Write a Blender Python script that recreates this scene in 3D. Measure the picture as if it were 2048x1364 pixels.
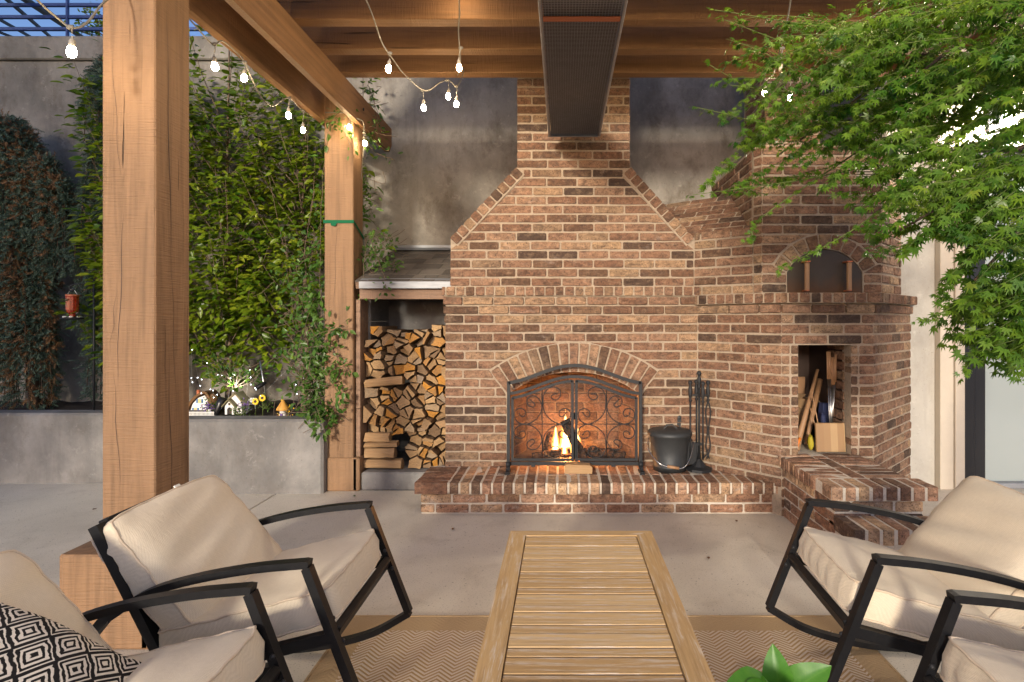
import bpy, math, random
import numpy as np
from mathutils import Vector, Matrix

for o in list(bpy.data.objects):
    bpy.data.objects.remove(o)
SC = bpy.context.scene
COL = SC.collection
R = math.radians
rng = random.Random(7)

# ------------------------------------------------------------------ camera
F, HX, HY, CH = 1150.0, 1125.0, 640.0, 1.356
cd = bpy.data.cameras.new('camera')
cam = bpy.data.objects.new('camera', cd)
COL.objects.link(cam)
cam.location = (0, 0, CH)
cam.rotation_euler = (R(90), 0, 0)
cd.sensor_width = 36
cd.lens = 36 * F / 2048
cd.shift_x = -(HX - 1024) / 2048
cd.shift_y = -(682 - HY) / 2048
cd.clip_start, cd.clip_end = 0.05, 4000
SC.camera = cam

# ------------------------------------------------------------------ sky, sun, exposure
SUN_EL, SUN_AZ = 10.5, 13.0          # the light comes from behind the camera, a little from the left
w = bpy.data.worlds.new('World')
SC.world = w
w.use_nodes = True
nt = w.node_tree
bg = nt.nodes['Background']
sky = nt.nodes.new('ShaderNodeTexSky')
sky.sky_type = 'NISHITA'
sky.sun_disc = False
sky.sun_elevation = R(SUN_EL)
sky.sun_rotation = R(180 + SUN_AZ)
sky.ozone_density = 4.0
tint = nt.nodes.new('ShaderNodeMix')
tint.data_type = 'RGBA'; tint.blend_type = 'MULTIPLY'
tint.inputs[0].default_value = 1.0
tint.inputs[7].default_value = (1.13, 0.90, 0.92, 1)
nt.links.new(sky.outputs[0], tint.inputs[6])
nt.links.new(tint.outputs[2], bg.inputs[0])
bg.inputs[1].default_value = 0.15
sd = bpy.data.lights.new('sun', 'SUN')
sun = bpy.data.objects.new('sun', sd)
COL.objects.link(sun)
sd.energy = 2.2
sd.angle = R(7.0)
sd.color = (1.0, 0.90, 0.74)
sdir = Vector((math.sin(R(SUN_AZ)) * math.cos(R(SUN_EL)), math.cos(R(SUN_AZ)) * math.cos(R(SUN_EL)), -math.sin(R(SUN_EL))))
sun.rotation_euler = sdir.to_track_quat('-Z', 'Y').to_euler()
sun.location = (-3, -8, 6)
SC.view_settings.view_transform = 'Standard'
SC.view_settings.look = 'None'
SC.view_settings.exposure = 0.90
SC.view_settings.gamma = 1.0
SC.view_settings.use_curve_mapping = False
SC.cycles.use_denoising = True
SC.cycles.use_light_tree = True
SC.cycles.max_bounces = 5
SC.cycles.diffuse_bounces = 3
SC.cycles.use_adaptive_sampling = True
SC.cycles.adaptive_threshold = 0.025
SC.cycles.transparent_max_bounces = 16
SC.cycles.sample_clamp_indirect = 4.0
SC.cycles.caustics_reflective = False
SC.cycles.caustics_refractive = False

# ------------------------------------------------------------------ helpers
def P(x, y, d):
    """a point measured in the photograph, d metres in front of the camera"""
    return Vector(((x - HX) / F * d, d, CH - (y - HY) / F * d))

def tag(o, label=None, cat=None, group=None, kind=None):
    if label: o['label'] = label
    if cat: o['category'] = cat
    if group: o['group'] = group
    if kind: o['kind'] = kind
    return o

def empty(name, loc=(0, 0, 0), label=None, cat=None, group=None, kind=None, rz=0.0):
    o = bpy.data.objects.new(name, None)
    COL.objects.link(o)
    o.location = loc
    o.rotation_euler = (0, 0, rz)
    o.empty_display_size = 0.05
    return tag(o, label, cat, group, kind)

def link(name, me, parent=None):
    o = bpy.data.objects.new(name, me)
    COL.objects.link(o)
    if parent is not None:
        o.parent = parent
    return o

class MB:
    """collects shapes for ONE mesh object"""
    def __init__(s):
        s.v, s.f, s.sm = [], [], []
    def add(s, verts, faces, smooth=False):
        n = len(s.v)
        s.v += [tuple(p) for p in verts]
        s.f += [tuple(i + n for i in f) for f in faces]
        s.sm += [smooth] * len(faces)
        return s
    def box(s, a, b, bev=0.0):
        x0, y0, z0 = (min(a[i], b[i]) for i in range(3)); x1, y1, z1 = (max(a[i], b[i]) for i in range(3))
        return s.obox(Vector(((x0 + x1) / 2, (y0 + y1) / 2, (z0 + z1) / 2)), Vector((x1 - x0, 0, 0)), Vector((0, y1 - y0, 0)), Vector((0, 0, z1 - z0)), bev)
    def obox(s, c, ex, ey, ez, bev=0.0):
        """box with centre c and full edge vectors, chamfered by bev"""
        c = Vector(c); E = [Vector(ex), Vector(ey), Vector(ez)]
        L = [e.length for e in E]; U = [e / l for e, l in zip(E, L)]
        if bev <= 0:
            vs = [c + (E[0] * i + E[1] * j + E[2] * k) * .5 for k in (-1, 1) for j in (-1, 1) for i in (-1, 1)]
            return s.add(vs, [(0, 2, 3, 1), (4, 5, 7, 6), (0, 1, 5, 4), (2, 6, 7, 3), (0, 4, 6, 2), (1, 3, 7, 5)])
        b = min(bev, min(L) * .45)
        vs, idx = [], {}
        for i in (-1, 1):
            for j in (-1, 1):
                for k in (-1, 1):
                    sg = (i, j, k)
                    for ax in range(3):
                        p = c.copy()
                        for q in range(3):
                            h = L[q] / 2 - (0 if q == ax else b)
                            p = p + U[q] * (sg[q] * h)
                        idx[(i, j, k, ax)] = len(vs); vs.append(p)
        fs = []
        for ax in range(3):
            o1, o2 = [(1, 2), (2, 0), (0, 1)][ax]
            for sgn in (-1, 1):
                q = []
                for a_, b_ in ((-1, -1), (1, -1), (1, 1), (-1, 1)):
                    t = [0, 0, 0]; t[ax] = sgn; t[o1] = a_; t[o2] = b_
                    q.append(idx[(t[0], t[1], t[2], ax)])
                fs.append(tuple(q if sgn > 0 else q[::-1]))
        for ax in range(3):                    # edges along axis ax
            o1, o2 = [(1, 2), (2, 0), (0, 1)][ax]
            for a_ in (-1, 1):
                for b_ in (-1, 1):
                    t0 = [0, 0, 0]; t1 = [0, 0, 0]
                    t0[ax], t1[ax] = -1, 1
                    for t in (t0, t1): t[o1] = a_; t[o2] = b_
                    q = (idx[(*t0, o1)], idx[(*t1, o1)], idx[(*t1, o2)], idx[(*t0, o2)])
                    fs.append(q if a_ * b_ < 0 else q[::-1])
        for i in (-1, 1):
            for j in (-1, 1):
                for k in (-1, 1):
                    q = tuple(idx[(i, j, k, ax)] for ax in range(3))
                    fs.append(q if i * j * k > 0 else q[::-1])
        return s.add(vs, fs)
    def bar(s, a, b, w_, h_, up=(0, 0, 1), bev=0.0):
        a, b = Vector(a), Vector(b); d = b - a
        side = d.cross(Vector(up))
        if side.length < 1e-6: side = d.cross(Vector((1, 0, 0)))
        side.normalize(); u = side.cross(d).normalized()
        return s.obox((a + b) / 2, side * w_, d, u * h_, bev)
    def tube(s, pts, r, n=8, cap=True, smooth=True):
        pts = [Vector(p) for p in pts]; m = len(pts)
        rs = r if isinstance(r, (list, tuple)) else [r] * m
        t = (pts[1] - pts[0]).normalized()
        a = t.cross(Vector((0, 0, 1)))
        if a.length < .05: a = t.cross(Vector((1, 0, 0)))
        a.normalize()
        vs = []
        for i, p in enumerate(pts):
            t = (pts[min(i + 1, m - 1)] - pts[max(i - 1, 0)])
            if t.length < 1e-9: t = Vector((0, 0, 1))
            t.normalize()
            a = a - t * a.dot(t)
            if a.length < 1e-6: a = t.orthogonal()
            a.normalize(); b = t.cross(a)
            for k in range(n):
                an = 2 * math.pi * k / n
                vs.append(p + (a * math.cos(an) + b * math.sin(an)) * rs[i])
        fs = [(i * n + k, i * n + (k + 1) % n, (i + 1) * n + (k + 1) % n, (i + 1) * n + k) for i in range(m - 1) for k in range(n)]
        s.add(vs, fs, smooth)
        if cap:
            o = len(s.v) - len(vs)
            s.f += [tuple(o + k for k in range(n))[::-1], tuple(o + (m - 1) * n + k for k in range(n))]; s.sm += [False, False]
        return s
    def ribbon(s, pts, w_, h_, side=(0, 1, 0)):
        """rectangular tube swept along a path that lies square to 'side'"""
        pts = [Vector(p) for p in pts]; m = len(pts); sv = Vector(side).normalized()
        vs = []
        for i, p in enumerate(pts):
            t0 = (p - pts[i - 1]).normalized() if i > 0 else None
            t1 = (pts[i + 1] - p).normalized() if i < m - 1 else None
            t = (t0 or t1) if (t0 is None or t1 is None) else (t0 + t1).normalized()
            u = sv.cross(t).normalized()
            k = 1.0
            if t0 is not None and t1 is not None:
                k = 1 / max(.5, math.sqrt((1 + t0.dot(t1)) / 2))
            for a, b in ((-1, -1), (1, -1), (1, 1), (-1, 1)):
                vs.append(p + sv * (a * w_ / 2) + u * (b * h_ / 2 * k))
        fs = [(i * 4 + k, i * 4 + (k + 1) % 4, i * 4 + 4 + (k + 1) % 4, i * 4 + 4 + k) for i in range(m - 1) for k in range(4)]
        fs += [(3, 2, 1, 0), tuple((m - 1) * 4 + k for k in range(4))]
        return s.add(vs, fs)
    def lathe(s, prof, c=(0, 0, 0), n=24, axis=(0, 0, 1), smooth=True):
        c = Vector(c); ax = Vector(axis).normalized(); a = ax.orthogonal().normalized(); b = ax.cross(a)
        vs, m = [], len(prof)
        for r_, z_ in prof:
            for k in range(n):
                an = 2 * math.pi * k / n
                vs.append(c + ax * z_ + (a * math.cos(an) + b * math.sin(an)) * max(r_, 1e-5))
        fs = [(i * n + k, i * n + (k + 1) % n, (i + 1) * n + (k + 1) % n, (i + 1) * n + k) for i in range(m - 1) for k in range(n)]
        return s.add(vs, fs, smooth)
    def prism(s, poly, o, ex, ez, en, y0, y1):
        """2-D polygon (counter-clockwise, x right z up) extruded from depth y0 to y1 along en"""
        o, ex, ez, en = map(Vector, (o, ex, ez, en)); n = len(poly)
        vs = [o + ex * p[0] + ez * p[1] + en * y for y in (y0, y1) for p in poly]
        fs = [tuple(range(n)), tuple(range(2 * n - 1, n - 1, -1))]
        fs += [(k, n + k, n + (k + 1) % n, (k + 1) % n) for k in range(n)]
        return s.add(vs, fs)
    def ball(s, c, r, n=12, m=8, sc=(1, 1, 1)):
        vs = []
        for i in range(m + 1):
            th = math.pi * i / m
            for k in range(n):
                ph = 2 * math.pi * k / n
                vs.append((c[0] + r * sc[0] * math.sin(th) * math.cos(ph), c[1] + r * sc[1] * math.sin(th) * math.sin(ph), c[2] + r * sc[2] * math.cos(th)))
        fs = [(i * n + k, (i + 1) * n + k, (i + 1) * n + (k + 1) % n, i * n + (k + 1) % n) for i in range(m) for k in range(n)]
        return s.add(vs, fs, True)
    def mesh(s, name, m):
        me = bpy.data.meshes.new(name)
        me.from_pydata(s.v, [], s.f)
        me.polygons.foreach_set('use_smooth', s.sm)
        if m: me.materials.append(m)
        me.update()
        return me
    def build(s, name, m, parent=None):
        return link(name, s.mesh(name, m), parent)

def spline(pts, n=8):
    """Catmull-Rom through the points"""
    p = [Vector(q) for q in pts]
    p = [p[0] * 2 - p[1]] + p + [p[-1] * 2 - p[-2]]
    out = []
    for i in range(1, len(p) - 2):
        for k in range(n):
            t = k / n
            out.append(.5 * ((2 * p[i]) + (p[i + 1] - p[i - 1]) * t + (2 * p[i - 1] - 5 * p[i] + 4 * p[i + 1] - p[i + 2]) * t * t + (3 * p[i] - p[i - 1] - 3 * p[i + 1] + p[i + 2]) * t ** 3))
    out.append(p[-2])
    return out

# ------------------------------------------------------------------ materials
class G:
    """small node-graph writer"""
    def __init__(s, name):
        s.m = bpy.data.materials.new(name); s.m.use_nodes = True
        s.t = s.m.node_tree; s.n = s.t.nodes; s.l = s.t.links
        s.b = s.n['Principled BSDF']; s.out = s.n['Material Output']
    def node(s, typ, **kw):
        nd = s.n.new(typ)
        for k, v in kw.items(): setattr(nd, k, v)
        return nd
    def set(s, sock, v):
        if isinstance(v, bpy.types.NodeSocket): s.l.new(v, sock)
        elif v is not None:
            sock.default_value = (*v, 1) if isinstance(v, tuple) and len(v) == 3 and sock.type == 'RGBA' else v
    def pos(s): return s.node('ShaderNodeNewGeometry').outputs['Position']
    def obj(s): return s.node('ShaderNodeTexCoord').outputs['Object']
    def map(s, v, scale=(1, 1, 1), loc=(0, 0, 0), rot=(0, 0, 0)):
        nd = s.node('ShaderNodeMapping'); s.l.new(v, nd.inputs[0])
        nd.inputs['Scale'].default_value = scale; nd.inputs['Location'].default_value = loc; nd.inputs['Rotation'].default_value = rot
        return nd.outputs[0]
    def noise(s, v, scale, detail=4, rough=.55, dist=0.0):
        nd = s.node('ShaderNodeTexNoise'); s.set(nd.inputs['Vector'], v)
        nd.inputs['Scale'].default_value = scale; nd.inputs['Detail'].default_value = detail
        nd.inputs['Roughness'].default_value = rough; nd.inputs['Distortion'].default_value = dist
        return nd.outputs[0]
    def vor(s, v, scale, feat='F1', rnd=1.0):
        nd = s.node('ShaderNodeTexVoronoi', feature=feat); s.set(nd.inputs['Vector'], v)
        nd.inputs['Scale'].default_value = scale; nd.inputs['Randomness'].default_value = rnd
        return nd.outputs[0]
    def wave(s, v, scale, dist=0., dscale=1., dirn='X', prof='SIN', detail=2.):
        nd = s.node('ShaderNodeTexWave', bands_direction=dirn, wave_profile=prof); s.set(nd.inputs['Vector'], v)
        nd.inputs['Scale'].default_value = scale; nd.inputs['Distortion'].default_value = dist
        nd.inputs['Detail Scale'].default_value = dscale; nd.inputs['Detail'].default_value = detail
        return nd.outputs[1]
    def ramp(s, v, stops, interp='LINEAR'):
        nd = s.node('ShaderNodeValToRGB'); cr = nd.color_ramp; cr.interpolation = interp
        while len(cr.elements) < len(stops): cr.elements.new(.5)
        for e, (p, c) in zip(cr.elements, stops):
            e.position = p; e.color = (*c, 1) if isinstance(c, tuple) else (c, c, c, 1)
        s.set(nd.inputs[0], v)
        return nd.outputs[0]
    def math(s, op, a, b=None, clamp=False):
        nd = s.node('ShaderNodeMath', operation=op); nd.use_clamp = clamp
        s.set(nd.inputs[0], a)
        if b is not None: s.set(nd.inputs[1], b)
        return nd.outputs[0]
    def mix(s, f, a, b, mode='MIX'):
        nd = s.node('ShaderNodeMix', data_type='RGBA', blend_type=mode)
        s.set(nd.inputs[0], f); s.set(nd.inputs[6], a); s.set(nd.inputs[7], b)
        return nd.outputs[2]
    def sep(s, v):
        nd = s.node('ShaderNodeSeparateXYZ'); s.l.new(v, nd.inputs[0]); return nd.outputs
    def comb(s, x, y, z):
        nd = s.node('ShaderNodeCombineXYZ'); s.set(nd.inputs[0], x); s.set(nd.inputs[1], y); s.set(nd.inputs[2], z); return nd.outputs[0]
    def rnd(s):
        a = s.node('ShaderNodeObjectInfo').outputs['Random']; b = s.node('ShaderNodeNewGeometry').outputs['Random Per Island']
        return s.math('FRACT', s.math('ADD', a, b))
    def bump(s, h, strength=.5, dist=.01, nrm=None):
        nd = s.node('ShaderNodeBump'); s.set(nd.inputs['Height'], h)
        nd.inputs['Strength'].default_value = strength; nd.inputs['Distance'].default_value = dist
        if nrm is not None: s.l.new(nrm, nd.inputs['Normal'])
        return nd.outputs[0]
    def done(s, col=None, rough=.7, nrm=None, metal=0., spec=.5, emit=None, estr=0.):
        b = s.b
        s.set(b.inputs['Base Color'], col); s.set(b.inputs['Roughness'], rough); s.set(b.inputs['Metallic'], metal)
        b.inputs['Specular IOR Level'].default_value = spec
        if nrm is not None: s.l.new(nrm, b.inputs['Normal'])
        if emit is not None:
            s.set(b.inputs['Emission Color'], emit); b.inputs['Emission Strength'].default_value = estr
        return s.m

M = {}
def plain(name, col, rough=.6, metal=0., bump=0., bscale=60., var=.0, spec=.5, emit=None, estr=0.):
    g = G(name); nrm = None; c = col
    if bump: nrm = g.bump(g.noise(g.obj(), bscale, 3), bump, .004)
    if var:
        c = g.mix(g.noise(g.obj(), 14, 4), tuple(k * (1 - var) for k in col), tuple(min(1, k * (1 + var)) for k in col))
    M[name] = g.done(c, rough, nrm, metal, spec, emit, estr)
    return M[name]

def brick_mat(name, white=.25, soot=0.0, gain=1.0):
    g = G(name); p = g.pos(); r = g.rnd()
    k = lambda c: tuple(x * gain for x in c)
    base = g.ramp(r, [(0, k((.062, .040, .029))), (.04, k((.084, .051, .034))), (.10, k((.122, .068, .041))), (.28, k((.170, .088, .053))), (.48, k((.210, .113, .069))),
                      (.66, k((.248, .140, .087))), (.80, k((.288, .174, .108))), (.90, k((.345, .224, .128))), (.95, k((.228, .147, .090))), (1, k((.152, .081, .044)))])
    sm = g.noise(g.map(p, (5, 5, 9)), 2.2, 4, .65, .6)
    c = g.mix(g.math('MULTIPLY', g.ramp(sm, [(.47, 0.), (.70, 1.)]), .7), base, k((.070, .044, .034)))
    lt = g.noise(g.map(p, (1, 1, 1.4), (3.1, 7, 1)), 16, 4, .7)
    c = g.mix(g.math('MULTIPLY', g.ramp(lt, [(.5, 0.), (.75, 1.)]), .45), c, k((.36, .25, .16)))
    ef = g.noise(g.map(p, (1, 1, 2.0), (11, 2, 5)), 7, 4, .72, .4)
    c = g.mix(g.math('MULTIPLY', g.ramp(ef, [(.60, 0.), (.80, 1.)]), white), c, (.55, .48, .42))
    c = g.mix(1.0, c, g.ramp(g.noise(g.map(p, (1, 1, 1.3), (7, 3, 2)), 26, 4, .75, .5), [(.30, .55), (.5, .96), (.70, 1.35)]), 'MULTIPLY')
    pit = g.noise(p, 110, 2, .5)
    c = g.mix(g.math('MULTIPLY', g.ramp(pit, [(.32, 1.), (.43, 0.)]), .75), c, (.04, .028, .024))
    if soot:
        sz = g.noise(p, 5, 4)
        c = g.mix(g.math('MULTIPLY', g.ramp(sz, [(.3, .4), (.65, 1.)]), soot), c, (.03, .024, .02))
    h = g.math('ADD', g.math('MULTIPLY', g.noise(p, 28, 4, .65), 1.0), g.math('MULTIPLY', g.vor(g.map(p, (1, 1, 2.2)), 22, 'SMOOTH_F1'), .6))
    M[name] = g.done(c, .88, g.bump(h, .9, .012), 0, .25)
brick_mat('brick'); brick_mat('brick_hearth', white=.85, gain=1.5); brick_mat('brick_fire', white=.05, soot=.55, gain=1.1)

def mortar_mat(name, a, b):
    g = G(name); p = g.pos()
    c = g.mix(g.noise(p, 9, 6, .65), a, b)
    c = g.mix(g.math('MULTIPLY', g.ramp(g.noise(p, 60, 3), [(.35, 1.), (.5, 0.)]), .35), c, tuple(x * .55 for x in a))
    M[name] = g.done(c, .95, g.bump(g.noise(p, 55, 5, .7), .9, .008), 0, .2)
mortar_mat('mortar', (.30, .232, .168), (.44, .352, .262)); mortar_mat('mortar_light', (.52, .45, .36), (.70, .63, .53)); mortar_mat('mortar_soot', (.10, .07, .05), (.22, .15, .1))

def concrete_mat(name, dark, mid, light, brown, blotch=1.0):
    g = G(name); p = g.pos()
    n1 = g.noise(g.map(p, (1, 1, .75)), 1.3, 7, .66, .15)
    c = g.ramp(n1, [(.28, dark), (.47, mid), (.68, light)])
    n2 = g.noise(g.map(p, (1.3, 1, .8), (5, 1, 2)), 2.6, 7, .72, .15)
    c = g.mix(g.math('MULTIPLY', g.ramp(n2, [(.50, 0.), (.70, 1.)]), .75 * blotch), c, brown)
    n4 = g.noise(g.map(p, (6, 6, .5), (2, 8, 1)), 1.3, 5, .6, .3)
    c = g.mix(g.math('MULTIPLY', g.ramp(n4, [(.55, 0.), (.75, 1.)]), .4), c, tuple(x * .6 for x in mid))
    n5 = g.noise(g.map(p, (2, 2, 2), (9, 9, 9)), 5.5, 6, .75, .1)
    c = g.mix(g.math('MULTIPLY', g.ramp(n5, [(.58, 0.), (.72, 1.)]), .45), c, tuple(min(1, x * 1.35) for x in light))
    n3 = g.noise(p, 70, 3, .6)
    c = g.mix(g.math('MULTIPLY', g.ramp(n3, [(.24, 1.), (.36, 0.)]), .5), c, tuple(x * .3 for x in dark))
    M[name] = g.done(c, .82, g.bump(g.noise(p, 26, 7, .65), .35, .01), 0, .35)
concrete_mat('concrete_wall', (.095, .088, .080), (.215, .195, .165), (.36, .325, .275), (.10, .075, .052))
concrete_mat('concrete_planter', (.085, .083, .082), (.165, .158, .150), (.30, .285, .265), (.10, .085, .07), .7)
concrete_mat('concrete_pale', (.26, .245, .215), (.40, .375, .33), (.50, .475, .42), (.27, .24, .19), .5)

g = G('floor'); p = g.pos()
c = g.ramp(g.noise(g.map(p, (1, 1, 1)), 1.1, 8, .6, .4), [(.3, (.52, .465, .38)), (.5, (.62, .56, .46)), (.7, (.69, .63, .53))])
c = g.mix(g.math('MULTIPLY', g.ramp(g.noise(p, 3.2, 7, .7, .5), [(.54, 0.), (.72, 1.)]), .4), c, (.33, .27, .20))
c = g.mix(g.math('MULTIPLY', g.ramp(g.noise(p, 150, 2, .5), [(.30, 1.), (.40, 0.)]), .6), c, (.15, .12, .09))
c = g.mix(g.math('MULTIPLY', g.ramp(g.vor(p, 22), [(.06, 1.), (.10, 0.)]), .7), c, (.08, .065, .05))
c = g.mix(g.math('MULTIPLY', g.ramp(g.noise(p, 150, 2), [(.62, 0.), (.74, 1.)]), .4), c, (.62, .57, .5))
M['floor'] = g.done(c, .72, g.bump(g.noise(p, 180, 4, .6), .25, .004), 0, .4)
plain('soil', (.035, .025, .018), .95, bump=1., bscale=50, var=.4)
plain('ground', (.12, .10, .08), .95, bump=.6, bscale=8, var=.3)

def timber(name, col, axis, scale=1.0):
    """painted rough-sawn timber; axis = the grain's direction (0 x, 1 y, 2 z)"""
    g = G(name); p = g.pos()
    st = [16., 16., 16.]; st[axis] = .9
    gr = g.noise(g.map(p, tuple(st)), 2.0, 6, .6, .6)
    c = g.ramp(gr, [(.3, tuple(x * .70 for x in col)), (.5, col), (.70, tuple(x * 1.16 for x in col))])
    st2 = [38., 38., 38.]; st2[axis] = 1.1
    ck = g.ramp(g.noise(g.map(p, tuple(st2), (1, 5, 3)), 1.0, 3, .5, .8), [(.255, 1.), (.30, 0.)])
    c = g.mix(g.math('MULTIPLY', ck, .85), c, tuple(x * .16 for x in col))
    blot = g.noise(p, 3.5, 5, .6)
    c = g.mix(g.math('MULTIPLY', g.ramp(blot, [(.5, 0.), (.75, 1.)]), .35), c, tuple(x * .72 for x in col))
    st3 = [9., 9., 9.]; st3[axis] = 150.
    saw = g.noise(g.map(p, tuple(st3)), 1.0, 2, .5)
    h = g.math('SUBTRACT', g.math('ADD', g.math('MULTIPLY', saw, .55), g.math('MULTIPLY', gr, .5)), g.math('MULTIPLY', ck, 1.2))
    M[name] = g.done(c, .68, g.bump(h, .9, .010), 0, .35)
timber('post_wood', (.245, .142, .074), 2); timber('joist_wood', (.185, .095, .040), 0); timber('beam_wood', (.205, .108, .048), 1)
timber('fascia_wood', (.25, .155, .10), 0)

def teak(name, axis):
    g = G(name); p = g.obj()
    st = [30., 30., 30.]; st[axis] = 1.4
    gr = g.noise(g.map(p, tuple(st)), 2.4, 6, .65, .4)
    rr = g.rnd()
    base = g.ramp(rr, [(0, (.42, .265, .115)), (.5, (.52, .345, .16)), (1, (.59, .41, .205))])
    c = g.mix(g.math('MULTIPLY', g.ramp(gr, [(.34, 1.), (.55, 0.)]), .55), base, (.27, .16, .07))
    st = [44., 44., 44.]; st[axis] = 3.0
    ww = g.noise(g.map(p, tuple(st), (4, 4, 4)), 1.6, 6, .7, .2)
    pt = g.noise(p, 5, 4, .6)
    c = g.mix(g.math('MULTIPLY', g.math('MULTIPLY', g.ramp(ww, [(.51, 0.), (.62, 1.)]), g.ramp(pt, [(.38, .3), (.58, 1.)])), .9), c, (.60, .52, .42))
    M[name] = g.done(c, .62, g.bump(gr, .5, .004), 0, .35)
teak('teak_x', 0); teak('teak_y', 1)

g = G('black_metal'); p = g.obj()
c = g.mix(g.ramp(g.noise(p, 35, 5, .7), [(.45, 0.), (.7, 1.)]), (.005, .0055, .007), (.010, .010, .011))
M['black_metal'] = g.done(c, .45, g.bump(g.noise(p, 220, 2), .15, .001), .0, .22)
g = G('iron'); p = g.obj()
c = g.mix(g.noise(p, 20, 5, .7), (.010, .011, .013), (.024, .025, .027))
M['iron'] = g.done(c, .55, g.bump(g.noise(p, 120, 3), .3, .002), .0, .3)
plain('pail', (.040, .043, .045), .55, .35, .3, 40, .35)
plain('steel', (.55, .55, .55), .3, 1.0)
g = G('flashing'); c = g.mix(g.noise(g.map(g.pos(), (3, 3, 20)), 3, 5), (.13, .135, .145), (.30, .31, .325))
M['flashing'] = g.done(c, .5, None, .3)

def fabric(name, a, b):
    g = G(name); p = g.obj()
    wx = g.wave(g.map(p, (1, 1, 1), (0, 0, 0), (.5, .4, .3)), 75, 2.5, 3, 'X'); wy = g.wave(g.map(p, (1, 1, 1), (0, 0, 0), (.5, .4, .3)), 75, 2.5, 3, 'Y')
    wv = g.math('MULTIPLY', g.math('ADD', wx, wy), .5)
    c = g.mix(g.math('ADD', g.math('MULTIPLY', wv, .55), g.math('MULTIPLY', g.noise(p, 90, 3), .45)), a, b)
    c = g.mix(g.math('MULTIPLY', g.ramp(g.noise(p, 3.5, 4), [(.45, 0.), (.75, 1.)]), .18), c, tuple(x * .8 for x in a))
    wr = g.noise(g.map(p, (1, 1, 1)), 5.5, 3, .5, .8)
    n1 = g.bump(g.math('ADD', wr, g.math('MULTIPLY', g.noise(g.map(p, (1, 3, 1)), 14, 3, .6, 1.2), .35)), .12, .03)
    M[name] = g.done(c, .9, g.bump(wv, .25, .0015, n1), 0, .2)
    g.b.inputs['Sheen Weight'].default_value = .15
fabric('linen', (.56, .47, .345), (.73, .63, .48)); fabric('piping', (.53, .42, .30), (.66, .54, .405))

g = G('diamond_fabric'); p = g.obj()
x, y, z = g.sep(g.map(p, (1, 1, 1)))
wob = g.math('MULTIPLY', g.math('SUBTRACT', g.noise(p, 40, 2), .5), .012)
fx = g.math('ABSOLUTE', g.math('SUBTRACT', g.math('FRACT', g.math('MULTIPLY', g.math('ADD', x, wob), 11.0)), .5))
fy = g.math('ABSOLUTE', g.math('SUBTRACT', g.math('FRACT', g.math('MULTIPLY', g.math('ADD', y, wob), 8.6)), .5))
dd = g.math('ADD', fx, g.math('MULTIPLY', fy, 1.0))
st = g.math('FRACT', g.math('MULTIPLY', dd, 6.0))
mk = g.ramp(st, [(.46, 0.), (.54, 1.)])
edge = g.ramp(g.math('ABSOLUTE', g.math('SUBTRACT', dd, .5)), [(.03, 0.), (.045, 1.)])
c = g.mix(g.math('MULTIPLY', mk, edge), (.016, .015, .015), (.66, .60, .52))
M['diamond_fabric'] = g.done(c, .92, g.bump(g.math('ADD', mk, g.noise(p, 300, 2)), .5, .003), 0, .15)

g = G('rug'); p = g.pos(); x, y, z = g.sep(p)
# zig-zag columns that run away from the camera
zz = g.math('ABSOLUTE', g.math('SUBTRACT', g.math('FRACT', g.math('MULTIPLY', x, 9.5)), .5))
tw = g.math('FRACT', g.math('ADD', g.math('MULTIPLY', y, 46.0), g.math('MULTIPLY', zz, 4.2)))
mk = g.ramp(g.math('ABSOLUTE', g.math('SUBTRACT', tw, .5)), [(.20, 0.), (.27, 1.)])
fine = g.wave(g.map(p), 130, 1, 2, 'X')
inb = g.math('MULTIPLY', g.math('LESS_THAN', y, 2.50), g.math('MULTIPLY', g.math('LESS_THAN', x, 1.17), g.math('GREATER_THAN', x, -.85)))
tan_ = g.mix(fine, (.36, .23, .105), (.52, .35, .18))
tan_ = g.mix(g.math('MULTIPLY', g.noise(p, 4, 4), .4), tan_, (.30, .20, .10))
c = g.mix(g.math('MULTIPLY', mk, inb), g.mix(inb, g.mix(fine, (.40, .275, .15), (.56, .41, .245)), tan_), (.66, .55, .44))
M['rug'] = g.done(c, .95, g.bump(g.math('ADD', fine, mk), .4, .003), 0, .1)

def leaf_mat(name, stops, trans=.35, gloss=.35):
    g = G(name); r = g.rnd(); c = g.ramp(r, stops)
    c = g.mix(.42, c, g.mix(g.ramp(g.noise(g.pos(), 5, 3), [(.35, 0.), (.65, 1.)]), tuple(x * .5 for x in stops[0][1]), stops[-1][1]))
    g.done(c, gloss, None, 0, .4)
    t = g.node('ShaderNodeBsdfTranslucent'); g.l.new(g.mix(1., c, (1.0, 1.0, .45), 'MULTIPLY'), t.inputs[0])
    mx = g.node('ShaderNodeMixShader'); mx.inputs[0].default_value = trans
    g.l.new(g.b.outputs[0], mx.inputs[1]); g.l.new(t.outputs[0], mx.inputs[2]); g.l.new(mx.outputs[0], g.out.inputs[0])
    M[name] = g.m
leaf_mat('maple_leaf', [(0, (.018, .085, .010)), (.35, (.04, .15, .014)), (.7, (.085, .22, .018)), (.92, (.15, .29, .022)), (1, (.24, .34, .04))], .45)
leaf_mat('hornbeam_leaf', [(0, (.035, .10, .007)), (.5, (.10, .21, .011)), (.8, (.19, .29, .014)), (1, (.34, .38, .025))], .4)
leaf_mat('vine_leaf', [(0, (.03, .09, .012)), (.5, (.06, .16, .02)), (1, (.14, .24, .04))], .35)
leaf_mat('bright_leaf_', [(0, (.03, .17, .012)), (1, (.09, .30, .02))], .35, .35)
leaf_mat('spruce_needle', [(0, (.045, .085, .055)), (.5, (.085, .145, .10)), (1, (.18, .25, .19))], .1, .6)
leaf_mat('dry_needle', [(0, (.14, .075, .035)), (1, (.32, .18, .085))], .1, .7)
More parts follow.
